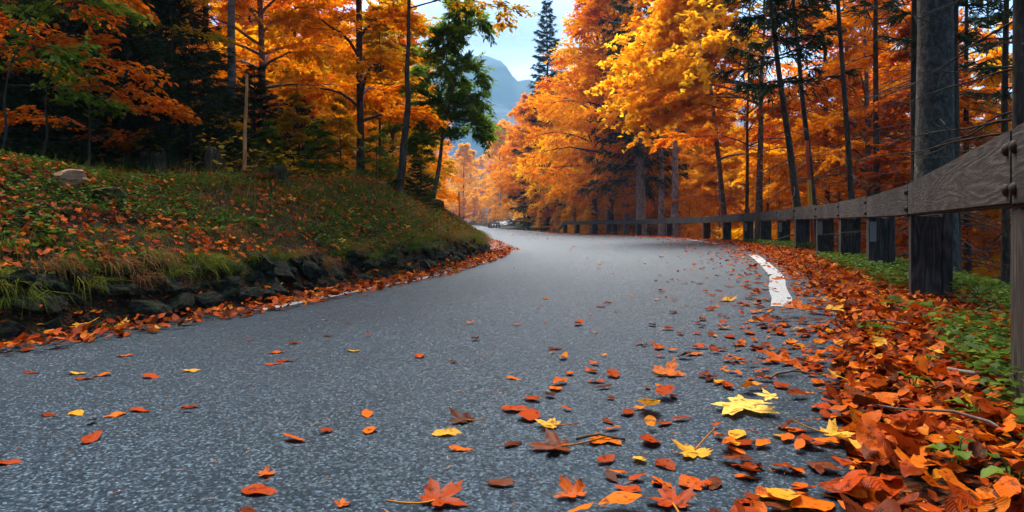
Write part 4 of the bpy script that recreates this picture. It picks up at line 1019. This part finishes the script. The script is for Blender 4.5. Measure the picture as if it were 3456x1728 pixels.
MAP = [("large pale yellow maple leaf lying flat at the drift's edge", 2480, 1380, 290, 'palemaple', .12, -.9, 0), ("small pale yellow leaf touching the large pale maple leaf", 2605, 1398, 110, 'palemaple', .2, 2.9, 0),
       ("golden maple leaf between the drift and the picture's bottom", 2345, 1530, 170, 'fyellow', .45, -2.2, 1), ("folded yellow maple leaf with a long stalk on the drift", 2800, 1537, 150, 'fyellow', .5, -.15, 1),
       ("bright yellow maple leaf alone on asphalt, stalk pointing right", 1865, 1443, 125, 'fyellow', .3, 2.7, 1), ("yellow maple leaf on the drift beside the painted line's end", 2810, 1075, 90, 'fyellow', .3, .4, 0),
       ("curled orange maple leaf just below the painted line", 2690, 1070, 110, 'forange', .5, 1.2, 1), ("orange yellow maple leaf above the large pale one", 2636, 1264, 130, 'forange', .4, 2.0, 0),
       ("thin yellow maple leaf with upright stalk left of the line", 2455, 1018, 80, 'fyellow', .3, 1.4, 1), ("orange maple leaf alone on the near left asphalt", 886, 1607, 85, 'forange', .4, .3, 0),
       ("orange leaf at the bottom edge left of the brown heap", 1158, 1712, 70, 'forange', .5, 1.9, 0), ("mottled brown and orange maple leaf at the bottom edge", 1470, 1703, 230, 'rust', .3, .8, 1),
       ("brown curled maple leaf with stalk on the middle asphalt", 1570, 1425, 130, 'brown', .4, 2.5, 1), ("wrinkled pale orange leaf near the bottom edge", 1940, 1680, 150, 'forange', .6, 2.2, 0),
       ("large brown maple leaf with upright stalk at the bottom edge", 2270, 1712, 210, 'rust', .3, 1.6, 1), ("rolled dark brown maple leaf with stalk pointing left", 1890, 1518, 200, 'brown', .35, 3.1, 1),
       ("orange maple leaf on the drift near the bottom right", 3080, 1650, 160, 'forange', .4, .7, 0), ("yellow maple leaf among green herbs near the right post", 3170, 1232, 80, 'fyellow', .4, 2.4, 1),
       ("spotted orange leaf heap crest left of the large pale leaf", 2250, 1270, 140, 'forange', .5, 1.0, 1), ("pale orange maple leaf on the left verge drift", 262, 1113, 120, 'fyellow', .4, .3, 0),
       ("yellow maple leaf on left verge right of the pale orange one", 400, 1108, 110, 'fyellow', .4, 2.6, 0), ("orange maple leaf on the verge below the low wall", 530, 1112, 60, 'fyellow', .4, 1.0, 0)]
CLEAR = []
for q, (lab, x, y, w, c, curl, yaw, st) in enumerate(MAP):
    X, Y, z = px_ground(x, y); size = w/F*Y; CLEAR.append((X, Y, size))
    V, Fq, U = maple_leaf(500+q, curl, .1)
    V = V.copy(); V[:, 2] -= V[:, 2].min()
    e = obj("maple_leaf", mesh("maple_leaf", V*size, Fq, rnd=np.full(len(Fq), .3), uvw=U, smooth=True), M[c], loc=(X, Y, z+(.002+.03*size if x < 2560 else .045)), label=lab, cat="leaf")
    e.rotation_euler = (Matrix.Rotation(.07, 3, 'X') @ Matrix.Rotation(yaw, 3, 'Z')).to_euler()
    if st:
        s = np.linspace(0, 1, 6); P = np.column_stack([-.02-.75*s, .12*s**2, .02+.22*s**1.5])*size
        Vt, Ft = tube(P, np.linspace(.012, .009, 6)*size+.0006, 5); obj("leaf_stalk", mesh("leaf_stalk", Vt, Ft, rnd=np.full(len(Ft), .6), smooth=True), M['stalk'], e)
# choose the 250 that show largest as single leaves, the rest is one carpet per place
recs = [q for q in recs if not any((q[0]-a)**2+(q[1]-b)**2 < (c*(.78 if c > .13 else .5))**2 and q[8] != 'verge' for a, b, c in CLEAR)]
rec = np.array([x[:8] for x in recs], float); setn = np.array([x[8] for x in recs])
pxx = 1728+F*rec[:, 0]/np.maximum(rec[:, 1], .05); pyy = 748-F*(rec[:, 2]-EYE)/np.maximum(rec[:, 1], .05)
vis = (rec[:, 1] > .5) & (pxx > 0) & (pxx < 3456) & (pyy < 1728)
app = np.where(vis, rec[:, 3]/np.maximum(rec[:, 1], .1), 0)
app *= np.where(setn == 'drift', .35+rec[:, 2]*0+(rec[:, 2]-zg(rec[:, 0], rec[:, 1]))*12, 1.0)
order = np.argsort(-app); single = set(order[:250].tolist())
LABL = {('drift', 'rust'): "rust red beech leaf on top of the thick drift below the rail", ('drift', 'forange'): "orange beech leaf on top of the thick drift below the rail", ('drift', 'brown'): "brown beech leaf on top of the thick drift below the rail", ('drift', 'fyellow'): "yellow beech leaf on top of the thick drift below the rail",
        ('edge', 'rust'): "rust red beech leaf strewn on asphalt beside the drift", ('edge', 'forange'): "orange beech leaf strewn on asphalt beside the drift", ('edge', 'brown'): "brown beech leaf strewn on asphalt beside the drift", ('edge', 'fyellow'): "yellow beech leaf strewn on asphalt beside the drift",
        ('road', 'rust'): "rust red beech leaf lying loose on the open roadway", ('road', 'forange'): "orange beech leaf lying loose on the open roadway", ('road', 'brown'): "brown beech leaf lying loose on the open roadway", ('road', 'fyellow'): "yellow beech leaf lying loose on the open roadway",
        ('verge', 'rust'): "rust red beech leaf in the drift below the stone wall", ('verge', 'forange'): "orange beech leaf in the drift below the stone wall", ('verge', 'brown'): "brown beech leaf in the drift below the stone wall", ('verge', 'fyellow'): "yellow beech leaf in the drift below the stone wall"}
for k_ in single:
    x, y, z, s_, yaw, ta, tb, c = rec[k_]
    cn = 'rust' if c < .42 else 'forange' if c < .78 else 'brown' if c < .92 else 'fyellow'
    q = int(c*997) % 8
    o = obj("beech_leaf", BLm[q], None, loc=(x, y, z+.001+rest_h(q, (ta, tb, yaw), s_)*.5), rot=(ta, tb, yaw), scale=(s_, s_, s_*(1 if setn[k_] == 'drift' else .5)), label=LABL[(setn[k_], cn)], cat="leaf", group="fallen beech leaves, "+str(setn[k_]))
    o.material_slots[0].link = 'OBJECT'; o.material_slots[0].material = M[cn]
rest = np.array([k_ for k_ in range(len(rec)) if k_ not in single])
for nm, sets, lab in (("leaf_drift", ('drift', 'edge'), "carpet of small rust and orange fallen leaves along the guard rail"), ("scattered_leaves", ('road',), "tiny fallen leaves scattered over the far asphalt"), ("verge_leaves", ('verge',), "band of orange fallen leaves below the stone wall")):
    g = Geo(); idx = rest[np.isin(setn[rest], sets)]
    nearm = rec[idx, 1] < 6
    fl = np.array([1, 1, 1.0 if 'drift' in sets else .5])
    for grp, bases in ((idx[nearm], [(b_[0]*fl, b_[1], b_[2]) for b_ in BL]), (idx[~nearm], [(b_[0]*fl, b_[1], b_[2]) for b_ in BLs])):
        for q in range(len(bases)):
            sub = grp[q::len(bases)]
            if len(sub):
                R_ = eul(rec[sub, 5], rec[sub, 6], rec[sub, 4]); lowz = -np.einsum('nj,kj->nk', R_[:, 2], bases[q][0]).min(1)*rec[sub, 3]
                scatter(g, bases[q], rec[sub, :3]+np.column_stack([0*lowz, 0*lowz, .001+lowz*.8]), R_, rec[sub, 3], rec[sub, 7])
    obj(nm, g.mesh(nm, True), M['litter'], label=lab, cat="leaves", kind="stuff")
for q, (x, y, L_, az, lab) in enumerate(((2950, 1130, .30, 2.5, "thin grey twig lying across the drift by the painted line"), (2700, 1330, .26, .5, "thin brown twig on the drift right of the large pale leaf"), (3150, 1480, .28, 2.2, "bent twig on the drift near the bottom right"), (2050, 1490, .16, .2, "short stick on the asphalt below the bright yellow leaf"), (3390, 1350, .45, 1.9, "thick dead branch beside the cut off post"))):
    X, Y, z = px_ground(x, y); s = np.linspace(0, 1, 7); q_ = np.random.default_rng(950+q)
    P = np.column_stack([(s-.5)*L_*math.cos(az)+q_.normal(0, .008, 7), (s-.5)*L_*math.sin(az)+q_.normal(0, .008, 7), (.06 if x > 2600 else .008)+.01*np.sin(s*5)])
    Vt, Ft = tube(P, np.linspace(.004, .002, 7)*(3 if q == 4 else 1), 6); obj("twig", mesh("twig", Vt, Ft, smooth=True), M['bark_warm'], loc=(X, Y, z), label=lab, cat="twig")
# spruce needles strewn on the near asphalt
g = Geo(); n = 1400; x, y = along('R', r.uniform(s_at('R', .8), s_at('R', 8), n), -r.uniform(0, 1, n)**1.3*3.6+.2); z = zroad(x, y)+.004
b = (BLADE[0]*np.array([1, .07, .2]), BLADE[1], BLADE[2])
scatter(g, b, np.column_stack([x, y, z]), eul(r.normal(0, .05, n), r.normal(0, .05, n), r.uniform(0, 6.28, n)), r.uniform(.012, .028, n), r.uniform(0, 1, n))
obj("fallen_needles", g.mesh("fallen_needles"), M['stalk'], label="fine brown needles strewn over the near asphalt", cat="needles", kind="stuff")

# ------------------------------------------------------------------ bank vegetation
def normals(x, y):
    e = .08; zx = (zg(x+e, y)-zg(x-e, y))/(2*e); zy = (zg(x, y+e)-zg(x, y-e))/(2*e)
    nv = np.column_stack([-zx, -zy, np.ones_like(zx)]); return nv/np.linalg.norm(nv, axis=1, keepdims=True)
def bank_pts(n, y0, y1, d0, d1, bias=1.0):
    s = s_at('L', y0)+(s_at('L', y1)-s_at('L', y0))*r.uniform(0, 1, n)**bias; d = r.uniform(d0, d1, n)
    x, y = along('L', s, d); return x, y, zg(x, y), d
def clumpf(x, y, f, seed): return .5+.5*np.tanh(2.2*noise2(x, y, f, 3, seed))
# fallen leaves on the bank and the wood floor
g = Geo()
for n, d0, d1, sz in ((19000, .45, 2.4, .82), (8000, 2.0, 7.5, 1.0)):
    x, y, z, d = bank_pts(n, 1.5, 26, d0, d1, 1.2)
    k_ = r.uniform(0, 1, n) < .3+.7*clumpf(x, y, 1.6, 4); x, y, z = x[k_], y[k_], z[k_]; n2 = len(x)
    nv = normals(x, y)+r.normal(0, .35, (n2, 3)); hd = r.normal(0, 1, (n2, 3)); hd -= nv*(hd*nv).sum(1, keepdims=True)/(nv**2).sum(1, keepdims=True)
    for q in range(4):
        scatter(g, BLs[q], np.column_stack([x, y, z+r.uniform(.02, .10, n2)])[q::4], frames(hd, nv)[q::4], sz*r.uniform(.05, .085, n2)[q::4], r.uniform(0, .96, n2)[q::4])
obj("bank_leaf_litter", g.mesh("bank_leaf_litter", True), M['litter'], label="brown and orange leaves strewn through the greenery of the bank", cat="leaves", kind="stuff")
# grass
def blades(n, y0, y1, d0, d1, L, wd, lean_down, seedf, thr, bias=1.2, dry=False):
    x, y, z, d = bank_pts(n, y0, y1, d0, d1, bias)
    k_ = clumpf(x, y, 1.9, seedf) > thr; x, y, z = x[k_], y[k_], z[k_]; n = len(x)
    nv = normals(x, y); down = nv*np.array([1, 1, 0])
    l = L*r.uniform(.5, 1.3, n)
    d1_ = UP*(.35 if dry else .9)+r.normal(0, .35, (n, 3))+down*lean_down; d1_ /= np.linalg.norm(d1_, axis=1, keepdims=True)
    d2_ = d1_+down*lean_down*1.2+np.array([0, 0, -1.0 if dry else -.5])*r.uniform(.5, 1.4, n)[:, None]; d2_ /= np.linalg.norm(d2_, axis=1, keepdims=True)
    side = np.cross(d1_, r.normal(0, 1, (n, 3))); side /= np.linalg.norm(side, axis=1, keepdims=True)
    p0 = np.column_stack([x, y, z-.01]); p1 = p0+d1_*(l*.55)[:, None]; p2 = p1+d2_*(l*.5)[:, None]
    w = (wd*r.uniform(.6, 1.3, n))[:, None]
    V = np.stack([p0-side*w, p0+side*w, p1+side*w*.8, p1-side*w*.8, p2+side*w*.12, p2-side*w*.12], 1)
    Fq = np.array([[0, 1, 2, 3], [3, 2, 4, 5]])[None]+(np.arange(n)*6)[:, None, None]
    return V.reshape(-1, 3), Fq.reshape(-1, 4), np.repeat(r.uniform(0, 1, n), 2)
g = Geo()
GG = g
V, Fq, R_ = blades(34000, 1.5, 30, .42, 2.5, .11, .0021, .35, 6, .22); g.add(V, Fq, R_)
V, Fq, R_ = blades(9000, 5, 30, 1.2, 3.2, .22, .0025, .2, 7, .4); g.add(V, Fq, R_)
g = Geo()
def tufts(g, nt3, y0, y1, d0, d1, nb, L, wd, out, bias=1.2):
    x, y, z, d = bank_pts(nt3, y0, y1, d0, d1, bias); nv = normals(x, y)*np.array([1, 1, 0]); nv /= np.linalg.norm(nv, axis=1, keepdims=True)+1e-6
    sz = r.uniform(.5, 1.25, nt3); x, y, z, sz = (np.repeat(q, nb) for q in (x, y, z, sz)); nv = np.repeat(nv, nb, 0); n = len(x)
    p0 = np.column_stack([x, y, z])+r.normal(0, .022, (n, 3))*np.array([1, 1, 0])
    fan = r.normal(0, .45, (n, 3))*np.array([1, 1, .3]); l = L*sz*r.uniform(.55, 1.2, n)
    d1_ = UP*.75+nv*out*.6+fan; d1_ /= np.linalg.norm(d1_, axis=1, keepdims=True)
    d2_ = nv*out+fan*.9-UP*r.uniform(0, .5, n)[:, None]; d2_ /= np.linalg.norm(d2_, axis=1, keepdims=True)
    d3_ = nv*out*.5+fan*.7-UP*r.uniform(.6, 1.3, n)[:, None]; d3_ /= np.linalg.norm(d3_, axis=1, keepdims=True)
    side = np.cross(d1_, r.normal(0, 1, (n, 3))); side /= np.linalg.norm(side, axis=1, keepdims=True); w = (wd*r.uniform(.6, 1.3, n))[:, None]; l = l[:, None]
    p1 = p0+d1_*l*.36; p2 = p1+d2_*l*.36; p3 = p2+d3_*l*.36
    V = np.stack([p0-side*w, p0+side*w, p1+side*w, p1-side*w, p2+side*w*.7, p2-side*w*.7, p3+side*w*.1, p3-side*w*.1], 1)
    Fq = np.array([[0, 1, 2, 3], [3, 2, 4, 5], [5, 4, 6, 7]])[None]+(np.arange(n)*8)[:, None, None]
    g.add(V.reshape(-1, 3), Fq.reshape(-1, 4), np.repeat(np.clip(np.repeat(r.uniform(0, .6, nt3), nb)+r.uniform(0, .4, n), 0, 1), 3))
tufts(g, 85, 2.5, 28, .40, .60, 50, .27, .0016, 1.0, 1.1)
tufts(g, 60, 5, 26, .7, 2.2, 45, .24, .0016, .5)
V, Fq, R_ = blades(3000, 6, 28, .6, 2.6, .26, .0022, .3, 9, .5); g.add(V, Fq, R_)
tufts(GG, 380, 1.5, 28, .42, 2.4, 34, .19, .0017, .5)
tufts(GG, 150, 1.5, 28, .40, .58, 40, .24, .0018, 1.0)
obj("bank_grass", GG.mesh("bank_grass"), M['grass'], label="green grass growing over the left bank", cat="grass", kind="stuff")
obj("dry_grass", g.mesh("dry_grass"), M['drygrass'], label="straw coloured dry grass hanging over the stone wall", cat="grass", kind="stuff")
# low herbs: small whorls of leaves
HL = (np.array([[0, 0, 0], [.5, .36, .06], [1, 0, -.05], [.5, -.36, .06]]), np.array([[0, 3, 2, 1]]), np.zeros((4, 3)))
def herbs(g, x, y, z, nl, L, hgt):
    n = len(x)
    for q in range(nl):
        az = q/nl*2*PI+r.uniform(0, 6.28, n); hd = np.column_stack([np.cos(az), np.sin(az), r.normal(.1, .25, n)]); nv = UP+r.normal(0, .3, (n, 3))
        off = np.column_stack([np.cos(az), np.sin(az), 0*az])*(L*.35)
        scatter(g, HL, np.column_stack([x, y, z+hgt*r.uniform(.3, 1.2, n)])+off, frames(hd, nv), L*r.uniform(.6, 1.3, n), r.uniform(0, 1, n))
g = Geo()
x, y, z, d = bank_pts(26000, 1.5, 28, .42, 2.6, 1.25); k_ = clumpf(x, y, 1.4, 5) > .28; herbs(g, x[k_], y[k_], z[k_], 6, .028, .09)
x, y, z, d = bank_pts(3500, 1.5, 24, 1.6, 5.5, 1.1); k_ = clumpf(x, y, 1.2, 2) > .5; herbs(g, x[k_], y[k_], z[k_], 6, .038, .10)
obj("bank_herbs", g.mesh("bank_herbs"), M['herb'], label="low green herbs covering the left bank", cat="herbs", kind="stuff")
g = Geo(); n = 3600
s = s_at('R', 1.2)+(s_at('R', 17)-s_at('R', 1.2))*r.uniform(0, 1, n)**1.2; x, y = along('R', s, r.uniform(.66, 1.5, n)); z = zg(x, y)
k_ = clumpf(x, y, 2.0, 6) > .25; herbs(g, x[k_], y[k_], z[k_]+.02, 7, .034, .10)
obj("roadside_herbs", g.mesh("roadside_herbs"), M['herb'], label="feathery green herbs around the feet of the rail posts", cat="herbs", kind="stuff")
# undergrowth behind the bank
g = Geo(); x, y, z, d = bank_pts(1500, 8, 34, 2.6, 9); herbs(g, x, y, z, 7, .10, .5)
obj("undergrowth", g.mesh("undergrowth"), M['olive'], label="mixed green and yellow undergrowth at the wood's edge", cat="undergrowth", kind="stuff")
# broad leaved plants one by one
def plant(name, base, nl, L, mat_, label, group, stem=.12, seed=0, shape=.75):
    q_ = np.random.default_rng(seed); e = obj(name, None, loc=tuple(base), label=label, cat="plant", group=group)
    for k in range(nl):
        az = k/nl*2*PI+q_.normal(0, .3); b = grid_leaf(6, 5, shape, -.35, .2, .15, seed+k, .8)
        top = np.array([math.cos(az)*L*.5, math.sin(az)*L*.5, stem*q_.uniform(.6, 1.3)])
        obj("leaf", mesh("leaf", (b[0]+np.array([.5, 0, 0]))*L*q_.uniform(.7, 1.1), b[1], rnd=np.full(len(b[1]), q_.uniform(.4, 1)), uvw=b[2], smooth=True), M[mat_], e, tuple(top), (q_.normal(0, .2), q_.normal(.05, .2), az))
        Vt, Ft = tube([(0, 0, -.03), tuple(top*.6+np.array([0, 0, .02])), tuple(top)], [.003, .002, .0015], 4); obj("stalk", mesh("stalk", Vt, Ft, rnd=np.full(len(Ft), .4)), M[mat_], e)
for q, (x, y, w, lab) in enumerate(((125, 760, 50, "broad green plant below the mossy boulder, left of the grass tufts"), (160, 800, 40, "light green broad plant under the tan boulder"), (575, 745, 60, "broad green plant in the middle of the bank's left half"), (795, 760, 75, "pale green broad leaved plant, largest on the middle bank"),
                                    (735, 800, 45, "broad green plant left below the largest pale one"), (80, 870, 50, "broad green leaf plant near the left picture edge on the bank"), (710, 925, 40, "small broad leaved plant just above the wall"), (1215, 780, 40, "small green plant on the right half of the bank"),
                                    (855, 770, 40, "broad green plant right of the largest pale one"), (215, 830, 45, "broad green plant between the rust leaves on lower left bank"))):
    p = ray_ground(x, y); plant("broadleaf_plant", p, 5, w/F*p[1]*.8, 'herb', lab, None, .06, 600+q*9)
for q, (x, y, w, lab) in enumerate(((3060, 1055, 110, "broad green leaf plant at the foot of the nearest full post"), (2960, 1150, 80, "green plant in the leaf drift left of the nearest full post"), (3130, 1260, 55, "small round leaved plant in the drift near the nearest full post"), (3230, 1600, 120, "green plant at the bottom right between fallen leaves"),
                                    (3420, 1690, 130, "large green leaf plant in the bottom right corner"), (3080, 1350, 60, "small upright seedling in the drift at the right"), (3290, 1450, 90, "feathery green plant left of the cut off post"))):
    X, Y, z = px_ground(x, y); plant("broadleaf_plant", (X, Y, z+.01), 6, w/F*Y*.62, 'herb', lab, None, .05, 700+q*9)
# ferns
def fern(base, L, n, mat_, label, seed):
    q_ = np.random.default_rng(seed); e = obj("fern", None, loc=tuple(base), label=label, cat="fern")
    for k in range(n):
        az = k/n*2*PI+q_.normal(0, .2); l = L*q_.uniform(.7, 1.1); s = np.linspace(0, 1, 9); d = np.array([math.cos(az), math.sin(az), 0])
        P = d*(l*.75*s**1.3)[:, None]+UP*(l*(.85*s-.45*s**2.4))[:, None]
        g = Geo(); g.add(*tube(P, np.linspace(.004, .001, 9), 4), r=.2)
        m = 24; f = np.linspace(.12, 1, m); pos = np.column_stack([np.interp(f, s, P[:, c]) for c in range(3)]); side = np.cross(d, UP)
        for sg in (-1, 1):
            hd = side*sg+d*.35+q_.normal(0, .08, (m, 3)); scatter(g, PIN, pos, frames(hd, np.broadcast_to(UP, (m, 3))+q_.normal(0, .15, (m, 3))), l*.30*np.sin(PI*np.clip(f*.93+.05, 0, 1))**.7, q_.uniform(0, 1, m))
        obj("frond", g.mesh("frond"), M[mat_], e)
p = ray_ground(1318, 610); fern(p, .42, 9, 'fern', "green fern standing left of the curved trunk", 801)
p = ray_ground(870, 530); fern(p, .32, 6, 'fernred', "withered red fern beside the black stump", 802)
p = ray_ground(1440, 640); fern(p, .35, 8, 'fern', "green fern right below the curved trunk", 803)
# yellow maple leaves lying on the bank
for q, (x, y, w, lab) in enumerate(((879, 688, 46, "large yellow maple leaf on the upper middle bank"), (978, 688, 40, "yellow maple leaf right of the large upper one"), (1030, 690, 42, "third yellow maple leaf of the upper bank row"), (1100, 580, 30, "pale yellow leaf near the bank's top below the slender beech"),
                                    (985, 645, 26, "small yellow leaf above the row of maple leaves"), (1178, 728, 30, "pale maple leaf in the middle of the bank's right half"), (655, 870, 34, "yellow leaf low on the bank's left half"), (190, 905, 40, "pale orange maple leaf above the low wall at left"),
                                    (1145, 828, 36, "drooping pale leaf low on the bank"), (1180, 805, 30, "yellow leaf right above the drooping pale leaf"), (1360, 778, 40, "orange yellow leaf cluster high on the bank's nose"), (1450, 785, 40, "orange maple leaf on the bank's nose"), (1550, 845, 30, "left of two orange leaves by the nose of the bank"), (1567, 837, 30, "right of two orange leaves by the nose of the bank"))):
    p = ray_ground(x, y); size = w/F*p[1]; nv = normals(np.array([p[0]]), np.array([p[1]]))[0]
    V, Fq, U = maple_leaf(560+q, .3, .1); e = obj("maple_leaf", mesh("maple_leaf", V*size, Fq, rnd=np.full(len(Fq), .5), uvw=U, smooth=True), M['fyellow' if q % 3 else 'forange'], loc=tuple(p+nv*.03+np.array([0, 0, .02])), label=lab, cat="leaf")
    e.rotation_euler = Vector(nv+r.normal(0, .25, 3)-np.array([0, .2, 0])).to_track_quat('Z', 'Y').to_euler()
# gravel behind the nearest posts and pale gravel bank far away
g = Geo(); n = 1300; s = r.uniform(s_at('R', 1.6), s_at('R', 6.5), n); x, y = along('R', s, r.uniform(1.05, 1.9, n)); z = zg(x, y)
bx = np.array([[-1, -1, -1], [1, -1, -1], [1, 1, -1], [-1, 1, -1], [-.7, -.6, .8], [.8, -.7, .6], [.6, .8, .9], [-.8, .7, .6]])*.5
bf = np.array([[0, 3, 2, 1], [4, 5, 6, 7], [0, 1, 5, 4], [1, 2, 6, 5], [2, 3, 7, 6], [3, 0, 4, 7]])
scatter(g, (bx, bf, np.zeros((8, 3))), np.column_stack([x, y, z+.005]), eul(r.uniform(0, 6, n), r.uniform(0, 6, n), r.uniform(0, 6, n)), r.uniform(.015, .045, n), r.uniform(0, 1, n))
obj("gravel", g.mesh("gravel"), M['gravel'], label="pale gravel on the slope behind the nearest rail posts", cat="gravel", kind="stuff")
g = Geo(); n = 900; X = r.uniform(-3.2, 4.5, n); Y = r.uniform(106, 116, n); z = zg(X, Y); hh = np.exp(-((X-.5)/2.6)**2)*.7*r.uniform(0, 1, n)
scatter(g, (bx, bf, np.zeros((8, 3))), np.column_stack([X, Y, z+hh]), eul(r.uniform(0, 6, n), r.uniform(0, 6, n), r.uniform(0, 6, n)), r.uniform(.25, .6, n), r.uniform(0, 1, n))
obj("gravel_bank", g.mesh("gravel_bank"), M['gravel'], label="pale heap of stones behind the distant guard rail", cat="gravel", kind="stuff")
# far verge: grass tufts
g = Geo(); n = 7000; X = r.uniform(-16, 8, n); Y = r.uniform(50, 125, n); z, dl, dr = zg(X, Y, True); k_ = ((dl > .4) | (dr > .4)) & ~((X > -6) & (X < .5) & (Y > 58) & (Y < 103))
X, Y, z = X[k_], Y[k_], z[k_]; n = len(X); hd = UP+r.normal(0, .5, (n, 3))
scatter(g, (BLADE[0]*np.array([1, .25, 1]), BLADE[1], BLADE[2]), np.column_stack([X, Y, z]), frames(hd, r.normal(0, 1, (n, 3))), r.uniform(.12, .32, n), r.uniform(0, 1, n))
obj("far_verge_grass", g.mesh("far_verge_grass"), M['grass'], label="green and yellow grass on the verges of the far bend", cat="grass", kind="stuff")

# ------------------------------------------------------------------ mountain and haze
nx, ny = 150, 70
xs = np.linspace(-620, 700, nx); ys = np.linspace(760, 1300, ny); X, Y = np.meshgrid(xs, ys, indexing='ij')
ridge = np.interp(xs, [-620, -300, -120, -40, -12, 8, 30, 70, 140, 300, 700], [120, 200, 262, 262, 250, 222, 226, 190, 150, 190, 120])
v = np.clip((Y-760)/300, 0, 1)
Z = 40+(ridge[:, None]-40)*v**.85-np.clip(Y-1060, 0, 300)*.3+noise2(X, Y, .02, 5, 2)*9*v
Z += np.abs(noise2(X, Y, .035, 4, 4))*8*v*(1-v)
i_, j_ = np.meshgrid(np.arange(nx-1), np.arange(ny-1), indexing='ij')
obj("mountain", mesh("mountain", np.stack([X, Y, Z-50*(1-v)], -1).reshape(-1, 3), np.stack([i_*ny+j_, (i_+1)*ny+j_, (i_+1)*ny+j_+1, i_*ny+j_+1], -1).reshape(-1, 4), smooth=True), M['mount'], kind="structure")
def volume(name, col, dens, an=0.0):
    m, nt, out = new_mat(name)
    p = N(nt, "ShaderNodeVolumePrincipled", {"Color": c4(col), "Density": dens, "Anisotropy": an}); nt.links.new(p.outputs[0], out.inputs["Volume"]); return m
lo = float(TZ.min())-1.5
obj("haze", bbox("haze", -1500, 1500, -1450, 1500, lo, 420, 0), volume("haze_air", (.30, .64, 1.0), .0006), label="thin blue haze filling the valley air", cat="haze", kind="stuff")
# cloud hanging round the mountain top
def blob(name, c, rad3, dens):
    bm = bmesh.new(); bmesh.ops.create_icosphere(bm, subdivisions=4, radius=1)
    for v in bm.verts: v.co = Vector((v.co.x*rad3[0], v.co.y*rad3[1], v.co.z*rad3[2]))
    me = bpy.data.meshes.new(name); bm.to_mesh(me); bm.free()
    obj(name, me, volume("cloud_air", (.60, .78, 1.0), dens*.55, .0), loc=tuple(c), label="soft cloud veiling the mountain top", cat="cloud", kind="stuff")
blob("cloud", at(1600, 120, 880), (150, 60, 40), .010)
blob("cloud", at(1700, 70, 900), (130, 60, 36), .009)
